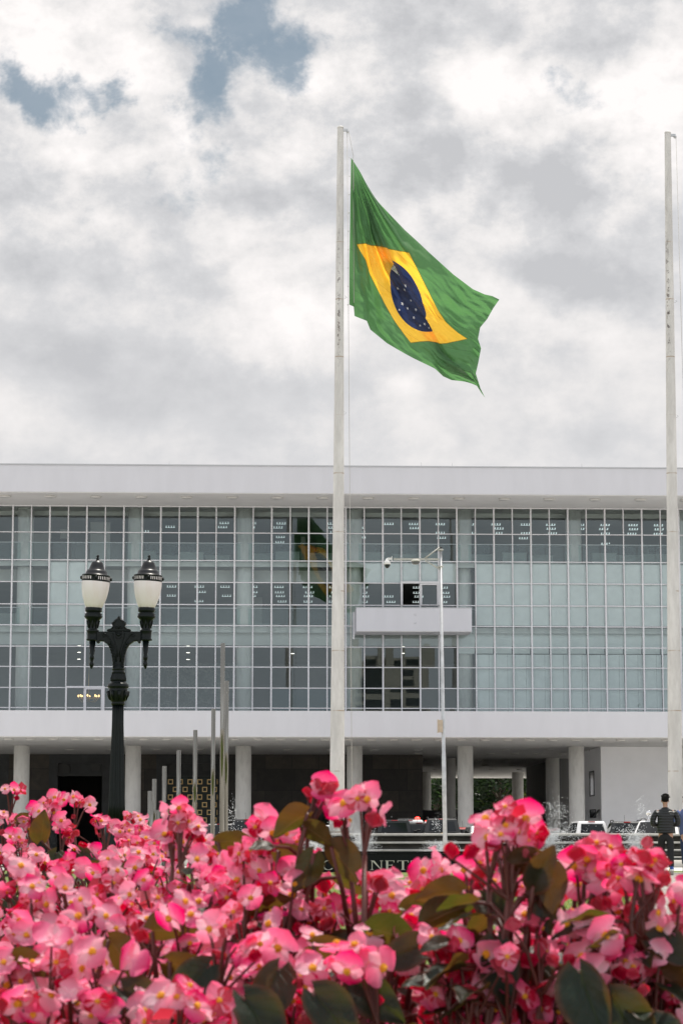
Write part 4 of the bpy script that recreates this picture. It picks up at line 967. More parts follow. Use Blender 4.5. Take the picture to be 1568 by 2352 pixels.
jet(1012, 1934, .75, 14, 2000, 'low splashing jet beside the thin camera pole', 22, [(1003, 1893, 5, 10, 90)])
jet(1262, 1905, .55, 46, 1500, 'tall jet with the highest spray, left of the white hatchback', 23, [(1277, 1868, 13, 16, 320), (1262, 1850, 5, 5, 40), (1290, 1905, 22, 12, 350), (1330, 1950, 40, 22, 700)])
jet(585, 1918, .85, 30, 2400, 'dense splashing jet beside the steel tubes', 24, [(533, 1872, 6, 18, 120), (570, 1925, 28, 12, 500)])
jet(1462, 1915, .6, 30, 1300, 'jet next to the yellow car, its drops rising highest against the white wall', 25, [(1472, 1858, 8, 16, 150), (1448, 1912, 18, 10, 350)])
jet(725, 1926, .7, 26, 1200, 'smaller jet half hidden by the tall begonia stem', 26)

# ------------------------------------------------------------------ vehicles
M_tyre = mat('tyre_rubber', (.015, .015, .015), .85); M_rim = mat('alloy_rim', (.45, .45, .46), .35, metal=.8)
M_cwin = mat('car_glass', (.008, .010, .012), .06, spec=.35); M_red = mat('tail_lamp_red', (.42, .015, .02), .2, coat=.5); M_head = mat('headlamp', (.7, .72, .74), .1, coat=1)
M_chrome = mat('chrome', (.75, .75, .76), .15, metal=1); M_plast = mat('black_plastic', (.02, .02, .021), .6); M_plate = mat('plate_white', (.72, .72, .72), .5); M_plateb = mat('plate_blue', (.02, .06, .3), .5)
def paint(name, c, metal=0.): return mat('paint_' + name, c, 0.32, metal=metal, coat=.3, spec=.35, var=.04, vscale=2)
PB, PW, PR, PS, PY = paint('black', (.012, .013, .014)), paint('white', (.70, .70, .70)), paint('red', (.33, .02, .018)), paint('silver', (.42, .43, .44), .4), paint('yellow', (.62, .38, .03))
def car(name, label, px, D, rz, L, Wd, H, style, pm, z0=.15, rails=False, roofm=None, hoodm=None, badge=None, cat='car', bar=False):
    p = W(px, 1938, D); root = empty(name, (p.x, D, z0), rz, label, cat)
    belt = {'suv': 1.08, 'hatch': .93, 'sedan': .90, 'pickup': 1.05}[style] * (H / {'suv': 1.8, 'hatch': 1.52, 'sedan': 1.47, 'pickup': 1.78}[style]); hw = Wd / 2; y0, y1 = -L / 2, L / 2
    if style in ('suv', 'hatch'): yb, yt = y0 + .06, y0 + .42
    elif style == 'sedan': yb, yt = y0 + .55, y0 + 1.2
    else: yb, yt = y0 + 1.75, y0 + 1.95
    yf, yft = y1 - (1.05 if style != 'sedan' else 1.1), y1 - 1.9
    body = [(y0 + .12, .3), (y1 - .2, .26), (y1 - .02, .42), (y1, .62), (y1 - .1, belt - .22), (y1 - .5, belt - .1), (yf - .02, belt - .01), (y0 + .08, belt), (y0, belt - .12), (y0 - .02, .5)]
    b = MB(); b.xprism(body, -hw, hw); 
    o = b.build('body', [pm], root, bevel=.07, fixn=True)
    tw, bw = hw * .76, hw * .95
    b = MB(); zt = H - (.06 if rails else 0)
    b.hexa([(-bw, yb, belt - .02), (bw, yb, belt - .02), (bw, yf, belt - .02), (-bw, yf, belt - .02), (-tw, yt, zt), (tw, yt, zt), (tw, yft, zt - .02), (-tw, yft, zt - .02)])
    b.build('cabin', [roofm or pm], root, bevel=.075)
    def face(a, b_, c, d, m0, m1, off, nm, mt, horiz=(0.06, .94)):
        a, b_, c, d = map(Vector, (a, b_, c, d)); n = (b_ - a).cross(d - a).normalized()
        def Q(u, v): return (a * (1 - u) + b_ * u) * (1 - v) + (d * (1 - u) + c * u) * v + n * off
        q = [Q(horiz[0], m0), Q(horiz[1], m0), Q(horiz[1], m1), Q(horiz[0], m1)]
        bb = MB(); bb.add(q + [v - n * .02 for v in q], [(0, 1, 2, 3), (1, 0, 4, 5), (2, 1, 5, 6), (3, 2, 6, 7), (0, 3, 7, 4)]); return bb.build(nm, mt, root)
    zb = belt
    face((-bw, yb, zb), (bw, yb, zb), (tw, yt, zt), (-tw, yt, zt), .10, .78, .006, 'rear_window', M_cwin, (.12, .88))
    face((bw, yf, zb), (-bw, yf, zb), (-tw, yft, zt), (tw, yft, zt), .08, .88, .006, 'windscreen', M_cwin)
    for s in (-1, 1):
        A = (bw * s, yb, zb), (bw * s, yf, zb), (tw * s, yft, zt), (tw * s, yt, zt)
        if s < 0: A = (A[1], A[0], A[3], A[2])
        for h in ((.07, .28), (.31, .58), (.61, .88)):
            hh = h if s > 0 else (1 - h[1], 1 - h[0]); face(*A, .1, .86, .006, 'side_window', M_cwin, hh)
        b = MB(); zl = belt - .12
        b.box(s * hw * .97 - .13 * (s > 0) - .0, s * hw * .97 + .13 * (s < 0), y0 - .045, y0 + .1, zl - .20, zl + .06); b.box(min(s * hw * .72, s * hw * .86), max(s * hw * .72, s * hw * .86), y0 - .042, y0 + .05, zl - .18, zl - .02, 1); b.build('tail_light', [M_red, M_head], root, bevel=.02)
        b = MB(); b.box(min(s * hw * .62, s * hw * .96), max(s * hw * .62, s * hw * .96), y1 - .16, y1 + .015, belt - .36, belt - .20); b.build('headlight', M_head, root, bevel=.03)
        b = MB(); xm = s * (hw + .1); b.box(xm - .1, xm + .1, yf - .45, yf - .35, belt + .02, belt + .17); b.build('wing_mirror', M_plast if style != 'hatch' else pm, root, bevel=.03)
        for yw in (y0 + .78, y1 - .85):
            wr = .35 if style in ('suv', 'pickup') else .31
            wh = empty('wheel', (s * (hw - .10), yw, wr)); wh.parent = root
            Mx = Matrix.Rotation(R(90) * s, 3, 'Y')
            b = MB(); b.lathe([(wr * .62, -.1), (wr * .93, -.11), (wr, -.07), (wr, .08), (wr * .93, .115), (wr * .62, .112)], 28, M=Mx); b.build('tyre', M_tyre, wh)
            b = MB(); b.lathe([(wr * .63, .09), (wr * .6, .118), (wr * .5, .10), (wr * .15, .11), (.03, .125)], 20, M=Mx)
            b.build('rim', M_rim, wh)
            b = MB(); b.lathe([(wr * 1.16, -.02), (wr * 1.16, .115)], 28, (s * (hw - .108), yw, wr + .02), M=Mx); b.build('wheel_arch', M_plast, root)
        if rails:
            b = MB(); b.tube([(s * tw * .93, yt + .15, zt - .02), (s * tw * .93, yt + .3, zt + .065), (s * tw * .93, yft - .25, zt + .065), (s * tw * .93, yft - .05, zt - .02)], .022, 6); b.build('roof_rail', M_plast, root)
    b = MB(); b.box(-hw * .97, hw * .97, y0 - .07, y0 + .1, .34, .58); b.build('rear_bumper', M_plast if style in ('suv', 'pickup') else pm, root, bevel=.04)
    b = MB(); b.box(-hw * .96, hw * .96, y1 - .1, y1 + .05, .28, .52); b.box(-.4, .4, y1 - .02, y1 + .02, .56, .74); b.build('front_bumper', M_plast, root, bevel=.03)
    b = MB(); b.box(-.42, .42, y0 - .04, y0 - .0, belt - .2, belt - .13); b.build('trim_strip', M_chrome if style == 'suv' else pm, root)
    b = MB(); b.box(-.2, .2, y0 - .05, y0 - .03, belt - .42, belt - .29); b.box(-.2, .2, y0 - .051, y0 - .0502, belt - .315, belt - .292, 1); b.build('number_plate', [M_plate, M_plateb], root)
    b = MB(); b.box(-.16, .16, yt - .06 if style != 'sedan' else yt, yt + .02, zt - .045, zt - .01); b.build('brake_light', M_red, root)
    b = MB(); b.tube([(-.1, yt + .25, zt - .02), (-.12, yt + .05, zt + .32)], .006, 5); b.build('aerial', M_plast, root)
    if style == 'pickup':
        b = MB(); b.box(-hw * .9, hw * .9, y0 + .1, yb - .02, belt - .05, belt + .015); b.build('bed_cover', M_plast, root, bevel=.02)
    if badge == 'bow':
        b = MB(); zc = belt - .07; b.prism([(-.13, zc - .03), (-.05, zc - .03), (-.05, zc - .05), (.05, zc - .05), (.05, zc - .03), (.13, zc - .03), (.11, zc + .03), (.05, zc + .03), (.05, zc + .05), (-.05, zc + .05), (-.05, zc + .03), (-.11, zc + .03)], y0 - .05, y0 - .02); b.build('badge', M_gold, root)
    if badge == 'ring':
        b = MB(); zc = belt - .16; b.tube([(.085 * math.cos(a * .3927), y0 - .045, zc + .085 * math.sin(a * .3927)) for a in range(17)], .014, 5); b.box(-.12, .12, y0 - .05, y0 - .03, zc - .02, zc + .02); b.build('badge', M_chrome, root)
    if bar:
        b = MB(); b.lathe([(.06, 0), (.12, .0), (.13, .1), (.08, .15)], 14, (.42, yt + .5, zt)); b.build('beacon', mat('red_beacon', (.9, .05, .04), .3, emit=((1, .03, .02), 7.0)), root)
        b = MB(); b.box(-.6, .28, yt + .42, yt + .62, zt + .0, zt + .08); b.build('light_bar', M_plast, root, bevel=.02)
    return root
car('parked_car', 'dark suv with a white spray around it, parked beside the steel tubes', 572, 122, 0, 4.7, 1.86, 1.82, 'suv', PB, rails=True, badge='bow')
car('parked_car', 'white car half hidden left of the dark suv by the steel tubes', 536, 128, .06, 4.3, 1.74, 1.5, 'hatch', PW)
car('parked_car', 'black car whose rounded roof shows behind the steel tubes', 494, 124, .2, 4.3, 1.74, 1.55, 'hatch', PB)
car('pickup_truck', 'black pickup truck with a covered bed and round badge', 906, 121, -.03, 5.2, 1.85, 1.78, 'pickup', PB, rails=True, badge='ring', cat='pickup')
car('police_car', 'white patrol car with a glowing red beacon behind the pickup', 938, 128, 0, 4.6, 1.8, 1.78, 'suv', PW, bar=True, cat='police car')
car('parked_car', 'dark estate car squeezed between the pickup and the black suv', 960, 124.5, 0, 4.5, 1.75, 1.62, 'hatch', PB)
car('parked_car', 'black suv with roof rails and a gold badge right of the pickup', 1011, 121.5, 0, 4.8, 1.9, 1.84, 'suv', PB, rails=True, badge='bow')
car('parked_car', 'low red sedan beside the black suv', 1068, 127, -.1, 4.4, 1.74, 1.40, 'sedan', PR)
car('parked_car', 'silver sedan half hidden by the pink blossom at the fountain', 1103, 122, .12, 4.4, 1.76, 1.43, 'sedan', PS)
car('parked_car', 'dark suv at the back row behind the fountain spray', 1195, 131, .1, 4.6, 1.84, 1.86, 'suv', PB)
car('parked_car', 'white hatchback partly veiled by fountain drops, before the dark suv', 1208, 122.5, .15, 4.0, 1.7, 1.46, 'hatch', PW)
car('parked_car', 'white hatchback with a large dark rear window before the white wall', 1343, 122, .1, 4.1, 1.76, 1.66, 'hatch', PW)
car('parked_car', 'black suv with arched roof rails left of the yellow car', 1433, 120, -.04, 4.6, 1.84, 1.68, 'suv', PB, rails=True)
car('parked_car', 'white sedan at the foot of the flagpole behind the fountain spray', 742, 96, R(168), 4.5, 1.76, 1.44, 'sedan', PW, z0=0)
pc = car('police_car', 'yellow and white patrol suv facing us behind the two walking men', 1512, 91, R(180 - 14), 4.3, 1.82, 1.63, 'suv', PY, z0=0, rails=True, roofm=PW, cat='police car')
b = MB(); b.box(-.82, .82, 1.2, 2.0, .93, .955); b.build('bonnet', PW, pc, bevel=.01)
b = MB(); b.lathe([(.04, -.03), (.10, -.02), (.11, .02), (.07, .05)], 18, (.34, .2, 1.82), M=Matrix.Rotation(R(80), 3, 'X')); b.tube([(.34, .2, 1.55), (.34, .2, 1.68)], .03, 6); b.build('spotlight', M_chrome, pc)
b = MB(); b.box(-.26, .26, 2.17, 2.21, .34, .50); b.box(-.26, .26, 2.211, 2.213, .465, .50, 1); plt = b.build('front_plate', [M_plate, M_plateb], pc)
b = MB()
def seg(x, z, w, h): b.box(x, x + w, 2.211, 2.215, z, z + h)
for (ox, segs_) in ((.10, 'S'), (.0, 'E')):   # seen from the front the x axis is mirrored
    for nm in segs_:
        X = lambda a, w: -(-ox + a + w) if False else ox - a - w
        b.box(X(0, .06), X(0, .06) + .06, 2.211, 2.215, .36, .372); b.box(X(0, .06), X(0, .06) + .06, 2.211, 2.215, .40, .412); b.box(X(0, .06), X(0, .06) + .06, 2.211, 2.215, .443, .455)
        if nm == 'E': b.box(X(0, .014), X(0, .014) + .014, 2.2112, 2.2152, .36, .455)
        else: b.box(X(0, .014), X(0, .014) + .014, 2.2112, 2.2152, .405, .455); b.box(X(.046, .014), X(.046, .014) + .014, 2.2112, 2.2152, .36, .405)
b.build('plate_letters', M_plast, plt)

# ------------------------------------------------------------------ people
def skin_obj(name, chains, m, parent, sub=2, bump=None):
    """chains: lists of (point, radius_x, radius_y); first point of later chains may reuse an index via ('@', i)"""
    vs, es, rad = [], [], []
    for ch in chains:
        prev = None
        for it in ch:
            if it[0] == '@': prev = it[1]; continue
            vs.append(it[0]); rad.append((it[1], it[2] if len(it) > 2 else it[1])); i = len(vs) - 1
            if prev is not None: es.append((prev, i))
            prev = i
    me = bpy.data.meshes.new(name); me.from_pydata(vs, es, []); me.materials.append(m)
    o = bpy.data.objects.new(name, me); COL.objects.link(o); o.parent = parent
    sk = o.modifiers.new('skin', 'SKIN'); sk.use_smooth_shade = True; sk.branch_smoothing = .3
    for i, r in enumerate(rad): me.skin_vertices[0].data[i].radius = r; me.skin_vertices[0].data[i].use_root = (i == 0)
    sb = o.modifiers.new('sub', 'SUBSURF'); sb.levels = sub; sb.render_levels = sub
    return o
def puffer():
    m = bpy.data.materials.new('quilted_black_nylon'); m.use_nodes = True; t = NT(m.node_tree); p = t.n['Principled BSDF']
    p.inputs['Base Color'].default_value = (.008, .010, .011, 1); p.inputs['Roughness'].default_value = .42
    tc = t.node('ShaderNodeTexCoord').outputs['Object']; s = t.node('ShaderNodeSeparateXYZ'); t.l.new(tc, s.inputs[0])
    z = t.math('ADD', t.math('MULTIPLY', s.outputs[2], 3.14159 / .062), t.math('MULTIPLY', t.noise(tc, 5, 3), 1.6)); h = t.math('ABSOLUTE', t.math('SINE', z))
    bm = t.node('ShaderNodeBump'); bm.inputs['Strength'].default_value = .55; bm.inputs['Distance'].default_value = .03; t.l.new(t.math('POWER', h, .5), bm.inputs['Height']); t.l.new(bm.outputs[0], p.inputs['Normal']); return m
M_skin = mat('skin', (.42, .24, .16), .55); M_hair = mat('black_hair', (.008, .007, .006), .75, spec=.12, bump=.9, bscale=60)
M_trs = mat('black_trousers', (.007, .008, .009), .8, bump=.3, bscale=14); M_jean = mat('blue_jeans', (.012, .025, .06), .85, bump=.3, bscale=16); M_shirt = mat('blue_shirt', (.085, .115, .24), .8, bump=.35, bscale=9)
M_shoe = mat('blue_sneaker', (.02, .06, .25), .5); M_sole = mat('white_sole', (.7, .7, .66), .6); M_yel = mat('yellow_panel', (.7, .6, .08), .5); M_bshoe = mat('black_shoe', (.012, .012, .012), .4)
def person(label, x, y, H, jm, tm_, shoes, stance, head_yaw, coat_bottom, seed, sw=1.0):
    k = H / 1.76; root = empty('person', (x, y, .01), 0, label, 'person'); root.scale = (k, k, k)
    (lf, rf) = stance                       # foot positions (x, y, z of ankle, pitch)
    hipz = .93; hl, hr = Vector((-.095, 0, hipz)), Vector((.095, 0, hipz))
    def leg(h, f):
        kn = (h + Vector(f[:3])) / 2 + Vector((0, .05 + f[3] * .06, .01)); return kn
    kl, kr = leg(hl, lf), leg(hr, rf); al, ar = Vector(lf[:3]), Vector(rf[:3])
    shz = 1.43; el = Vector((-.285, .02, 1.13)); er = Vector((.285, .02, 1.13)); wl = Vector((-.10, .25, 1.10)); wr = Vector((.10, .25, 1.10))
    # body: one continuous skinned figure
    body = skin_obj('body', [[(Vector((0, 0, .97)), .13, .10), (Vector((0, .0, 1.15)), .14, .10), (Vector((0, -.01, 1.33)), .15, .10), (Vector((0, -.01, 1.45)), .10, .08), (Vector((0, 0, 1.50)), .052, .055), (Vector((0, .015, 1.56)), .052, .06), (Vector((0, .02, 1.62)), .075, .09), (Vector((0, .025, 1.69)), .076, .094), (Vector((0, .02, 1.745)), .05, .06)],
        [('@', 2), (Vector((-.19, 0, 1.41)), .055), (el, .042), (wl, .030), (wl + Vector((.05, .06, .0)), .040, .018)], [('@', 2), (Vector((.19, 0, 1.41)), .055), (er, .042), (wr, .030), (wr + Vector((-.05, .06, 0)), .040, .018)],
        [('@', 0), (hl, .09), (kl, .055), (al, .038)], [('@', 0), (hr, .09), (kr, .055), (ar, .038)]], M_skin, root, 1)
    # fingers
    fg = MB()
    for w, s in ((wl, 1), (wr, -1)):
        base = w + Vector((.05 * s, .06, 0))
        for q in range(4):
            o = base + Vector((.02 * s, .03, .028 - q * .018)); fg.tube([o, o + Vector((.035 * s, .025, -.004)), o + Vector((.055 * s, .005, -.01))], [.009, .0085, .006], 6)
        o = base + Vector((-.0, -.01, .03)); fg.tube([o, o + Vector((.02 * s, .01, .03)), o + Vector((.04 * s, .025, .035))], [.010, .009, .007], 6)
    fg.build('fingers', M_skin, body)
    ear = MB()
    for s in (-1, 1): ear.ball((s * .082, .01, 1.635), .028, 8, sc=(.4, .7, 1.1))
    ear.ball((0, .125, 1.63), .018, 6, sc=(.8, 1, 1.2)); ear.build('ears', M_skin, body)
    hair = MB(); rr = random.Random(seed)
    hair.ball((0, .002, 1.688), .096, 20, sc=(.90, 1.06, .96))
    for q in range(130):
        a = rr.uniform(0, 6.28); e = rr.uniform(.15, 1.5); d = Vector((math.cos(a) * math.cos(e), math.sin(a) * math.cos(e), math.sin(e))); o = Vector((0, .012, 1.70)) + Vector((d.x * .084, d.y * .10, d.z * .074)); hair.tube([o, o + d * .03 + Vector((.012, .01, .004))], [.010, .002], 4)
    hair.build('hair', M_hair, root)
    # jacket or shirt
    cb = coat_bottom
    skin_obj('jacket', [[(Vector((0, 0, cb)), .185 * sw, .135), (Vector((0, 0, cb + .06)), .20 * sw, .145), (Vector((0, .0, 1.10)), .195 * sw, .14), (Vector((0, -.02, 1.27)), .20 * sw, .145), (Vector((0, -.02, 1.37)), .185 * sw, .125), (Vector((0, -.01, 1.45)), .115, .09), (Vector((0, 0, 1.505)), .078, .075)],
        [('@', 4), (Vector((-.185 * sw, -.005, 1.385)), .084), (Vector((-.262 * sw, 0, 1.26)), .078), (el, .070), (el * .45 + wl * .55, .062), (wl, .05)], [('@', 4), (Vector((.185 * sw, -.005, 1.385)), .084), (Vector((.262 * sw, 0, 1.26)), .078), (er, .070), (er * .45 + wr * .55, .062), (wr, .05)]], jm, root, 2)
    skin_obj('trousers', [[(Vector((0, 0, .98)), .165, .12), (Vector((0, 0, .90)), .172, .13)], [('@', 1), (hl - Vector((0, 0, .10)), .098, .105), (kl, .076, .08), (kl * .4 + al * .6, .066, .07), (al + Vector((0, 0, .02)), .062, .066)], [('@', 1), (hr - Vector((0, 0, .10)), .098, .105), (kr, .076, .08), (kr * .4 + ar * .6, .066, .07), (ar + Vector((0, 0, .02)), .062, .066)]], tm_, root, 2)
    for a, f in ((al, lf), (ar, rf)):
        sh = MB(); rm = Matrix.Rotation(f[3], 3, 'X')
        def sp(v): return tuple(a + rm @ Vector(v))
        ring = [(-.045, -.07), (.045, -.07), (.052, .05), (.050, .13), (.025, .19), (-.025, .19), (-.050, .13), (-.052, .05)]
        sh.add([sp((x_, y_, -.088)) for x_, y_ in ring] + [sp((x_ * 1.03, y_, -.06)) for x_, y_ in ring] + [sp((x_ * .9, y_ * .95, -.025 if y_ > .1 else .01)) for x_, y_ in ring] + [sp((x_ * .55, y_ * .6 - .01, .0 if y_ > .1 else .045)) for x_, y_ in ring],
               [tuple(reversed(range(8)))], 1)
        o = len(sh.v) - 32
        for lv in range(3):
            for q in range(8):
                sh.f.append((o + lv * 8 + q, o + lv * 8 + (q + 1) % 8, o + (lv + 1) * 8 + (q + 1) % 8, o + (lv + 1) * 8 + q)); sh.m.append(1 if lv == 0 else (2 if (lv == 1 and q in (7, 5)) else 0)); sh.s.append(lv > 0)
        sh.f.append(tuple(o + 24 + q for q in range(8))); sh.m.append(0); sh.s.append(True)
        sh.build('shoe', shoes, root)
    return root
def xat(px, D): return W(px, 1938, D).x
person('man in a black quilted jacket and blue yellow sneakers walking away', xat(1528, 54.4), 54.4, 1.76, puffer(), M_trs, [M_shoe, M_sole, M_yel], [(-.07, .22, .09, 0), (.10, -.10, .14, -.55)], 0, .90, 5, 1.06)
person('man in a blue shirt and jeans at the edge, walking ahead with one sole raised', xat(1578, 55.3), 55.3, 1.77, M_shirt, M_jean, [M_bshoe, M_bshoe, M_bshoe], [(-.12, -.34, .20, -1.15), (.09, .26, .09, 0)], 0, .84, 6, 1.0)

# ------------------------------------------------------------------ begonias
def petal_mat(name, tip, mid, base, trc, share, rnd_):
    m = bpy.data.materials.new(name); m.use_nodes = True; t = NT(m.node_tree); p = t.n['Principled BSDF']; out = t.n['Material Output']
    uv = t.node('ShaderNodeUVMap'); s = t.node('ShaderNodeSeparateXYZ'); t.l.new(uv.outputs[0], s.inputs[0])
    oi = t.node('ShaderNodeObjectInfo'); rv = oi.outputs['Random']
    nz = t.noise(t.vmath('MULTIPLY', uv.outputs[0], (9, 1.2, 1)), 3, 4, .6)
    v = t.math('ADD', s.outputs[1], t.math('MULTIPLY', t.math('SUBTRACT', nz, .5), .35))
    c = t.ramp(v, [(.0, base), (.45, mid), (1.0, tip)])
    hsv = t.node('ShaderNodeHueSaturation'); t.l.new(c, hsv.inputs['Color']); t.l.new(t.rng(rv, 0, 1, 1 - rnd_ * .55, 1 + rnd_ * .30, False), hsv.inputs['Saturation']); hsv.inputs['Value'].default_value = 1.0
    t.l.new(hsv.outputs[0], p.inputs['Base Color']); p.inputs['Roughness'].default_value = .38; p.inputs['Specular IOR Level'].default_value = .45
    b = t.node('ShaderNodeBump'); b.inputs['Strength'].default_value = .25; b.inputs['Distance'].default_value = .002; t.l.new(t.noise(t.vmath('MULTIPLY', uv.outputs[0], (26, 3, 1)), 2, 3), b.inputs['Height']); t.l.new(b.outputs[0], p.inputs['Normal'])
    tr = t.node('ShaderNodeBsdfTranslucent'); t.l.new(t.mix(1., hsv.outputs[0], trc, 'MULTIPLY'), tr.inputs[0])
    mx = t.node('ShaderNodeMixShader'); mx.inputs[0].default_value = share; t.l.new(p.outputs[0], mx.inputs[1]); t.l.new(tr.outputs[0], mx.inputs[2]); t.l.new(mx.outputs[0], out.inputs[0]); return m
PM_big = petal_mat('pink_petal', (.78, .06, .21), (.88, .23, .41), (.95, .62, .73), (1.22, .68, .84), .5, .6)
PM_small = petal_mat('pale_petal', (.88, .36, .49), (.93, .56, .66), (.96, .78, .83), (1.12, .88, .92), .5, .4)
PM_red = petal_mat('crimson_petal', (.48, .006, .045), (.56, .014, .07), (.62, .06, .13), (1.2, .45, .5), .45, .3)
M_stam = mat('yellow_stamens', (.95, .50, .04), .6, trans=((1, .60, .08), .45))
M_bstem = mat('red_brown_stem', (.10, .022, .016), .45, var=.35, vscale=20, trans=((.5, .06, .03), .2))
def leaf_mat(name, top, under, tr):
    m = bpy.data.materials.new(name); m.use_nodes = True; t = NT(m.node_tree); p = t.n['Principled BSDF']; out = t.n['Material Output']
    g = t.node('ShaderNodeNewGeometry'); uv = t.node('ShaderNodeUVMap'); tc = t.node('ShaderNodeTexCoord').outputs['Object']
    s = t.node('ShaderNodeSeparateXYZ'); t.l.new(uv.outputs[0], s.inputs[0])
    # side veins fan out from the midrib
    vn = t.math('ABSOLUTE', t.math('SINE', t.math('SUBTRACT', t.math('MULTIPLY', s.outputs[1], 20.), t.math('MULTIPLY', t.math('ABSOLUTE', t.math('SUBTRACT', s.outputs[0], .5)), 14.))))
    vein = t.rng(vn, .16, .02)
    rib = t.rng(t.math('ABSOLUTE', t.math('SUBTRACT', s.outputs[0], .5)), .03, .0); vein = t.math('MAXIMUM', t.math('MULTIPLY', vein, .45), rib)
    blot = t.rng(t.noise(tc, 22, 4), .35, .7)
    ct = t.mix(blot, top, tuple(x * 1.7 for x in top)); ct = t.mix(t.math('MULTIPLY', vein, .4), ct, (.06, .10, .03))
    rim = t.rng(t.math('ABSOLUTE', t.math('SUBTRACT', s.outputs[0], .5)), .36, .5)
    cu_ = t.mix(blot, under, (under[0] * 1.5, under[1] * .75, under[2] * .7)); cu_ = t.mix(t.math('MULTIPLY', vein, .5), cu_, (.22, .07, .03))
    ct = t.mix(t.math('MULTIPLY', rim, .6), ct, (.12, .03, .015))
    t.l.new(t.mix(g.outputs['Backfacing'], ct, cu_), p.inputs['Base Color']); p.inputs['Roughness'].default_value = .42; p.inputs['Specular IOR Level'].default_value = .30
    b = t.node('ShaderNodeBump'); b.inputs['Strength'].default_value = .5; b.inputs['Distance'].default_value = .003; t.l.new(t.math('ADD', t.math('MULTIPLY', vein, -1.), t.noise(tc, 90, 3)), b.inputs['Height']); t.l.new(b.outputs[0], p.inputs['Normal'])
    trn = t.node('ShaderNodeBsdfTranslucent'); t.l.new(t.mix(t.rng(t.noise(tc, 14, 3), .4, .65), tr, (.24, .11, .02)), trn.inputs[0])
    mx = t.node('ShaderNodeMixShader'); mx.inputs[0].default_value = .34; t.l.new(p.outputs[0], mx.inputs[1]); t.l.new(trn.outputs[0], mx.inputs[2]); t.l.new(mx.outputs[0], out.inputs[0]); return m
LM = [leaf_mat('begonia_leaf_green', (.006, .014, .009), (.042, .038, .013), (.12, .13, .014)), leaf_mat('begonia_leaf_bronze', (.010, .012, .007), (.05, .028, .013), (.16, .10, .014))]

def petal(mb, length, width, ang, tilt, cup, mi, twist=0., roll=0., nu=7, nv=7):
    """a rounded petal rooted at the flower centre, facing -y (towards the viewer of the flower)"""
    rot = Matrix.Rotation(ang, 3, 'Y') @ Matrix.Rotation(tilt, 3, 'X') @ Matrix.Rotation(twist, 3, 'Z')
    o = len(mb.v); vs = []
    for j in range(nv + 1):
        v = j / nv; w = width * .5 * (max(0., math.sin(math.pi * min(1, (v * .97 + .015)) ** .88)) ** .66) * (.48 + .52 * smooth(0, .45, v))
        for i in range(nu + 1):
            u = i / nu * 2 - 1
            x = u * w; z = length * (v - .04 * u * u * v); y = -cup * length * (u * u * .55 + (v - .1) ** 2 * .8) + (math.sin(u * 5 + v * 6 + ang * 3) * .030 + math.sin(u * 9 - v * 4 + ang * 5) * .030 * v) * length * v + roll * length * v * u
            vs.append(rot @ Vector((x, y, z)))
    fs = [(j * (nu + 1) + i, j * (nu + 1) + i + 1, (j + 1) * (nu + 1) + i + 1, (j + 1) * (nu + 1) + i) for j in range(nv) for i in range(nu)]
    mb.add(vs, fs, mi, True)
    mb.uv.extend([(i / nu, j / nv) for j in range(nv + 1) for i in range(nu + 1)])
def flower_mesh(seed, kind):
    rr = random.Random(seed); mb = MB(); mb.uv = []; g = lambda s: rr.gauss(0, s)
    if kind == 'open':
        petal(mb, .0195 + g(.001), .030 + g(.0015), g(.10), -.22 + g(.12), .16, 0, roll=g(.08)); petal(mb, .0185 + g(.001), .027 + g(.0015), math.pi + g(.12), -.30 + g(.15), .12, 0, roll=g(.08))
        for s in (-1, 1): petal(mb, .0188 + g(.001), .0135 + g(.001), s * (1.57 + g(.15)), -.08 + g(.2), .10, 1, roll=g(.1))
    elif kind == 'side':
        petal(mb, .021, .031 + g(.002), g(.15), .15 + g(.15), .26, 0, roll=g(.12)); petal(mb, .020, .029, math.pi + g(.2), .1 + g(.2), .24, 0, roll=g(.12))
        for s in (-1, 1): petal(mb, .0165, .012, s * (1.5 + g(.2)), .2 + g(.2), .15, 1)
    elif kind == 'female':
        for q in range(5): petal(mb, .0165 + g(.001), .0175 + g(.001), q * 1.2566 + g(.12), -.15 + g(.18), .18, 2 if q % 2 else 0, roll=g(.1))
        for q in range(3):     # winged ovary behind the flower
            a = q * 2.094 + .5; d = Vector((math.cos(a), 0, math.sin(a)))
            mb.add([d * .001 + Vector((0, .002, 0)), d * (.012 if q else .020) + Vector((0, .006, 0)), d * (.008 if q else .016) + Vector((0, .020, 0)), Vector((0, .022, 0))], [(0, 1, 2, 3)], 2, True); mb.uv.extend([(.5, .1), (.5, .9), (.5, .9), (.5, .1)])
    else:                      # closed bud: two clam-like petals
        for s in (-1, 1): petal(mb, .0155 + g(.002), .017 + g(.002), 0, s * .22, -.5 * s * .6, 2, nu=6, nv=6)
    me = mb.mesh('flower' if kind != 'bud' else 'flower_bud', [PM_big, PM_small, PM_red]); me['kind_'] = kind
    return me
FM = {'open': [flower_mesh(i, 'open') for i in range(6)], 'side': [flower_mesh(20 + i, 'side') for i in range(4)], 'female': [flower_mesh(40 + i, 'female') for i in range(4)], 'bud': [flower_mesh(60 + i, 'bud') for i in range(3)]}
def stamen_mesh():
    mb = MB(); rr = random.Random(4)
    for i in range(26):
        d = Vector((rr.gauss(0, 1), -abs(rr.gauss(.5, .8)), rr.gauss(0, 1))).normalized(); mb.ball(d * .0030 + Vector((0, -.0022, 0)), .0012, 5, sc=(1, 1, 1.3))
    mb.ball((0, -.002, 0), .0031, 8); return mb.mesh('stamens', M_stam)
SM = stamen_mesh()

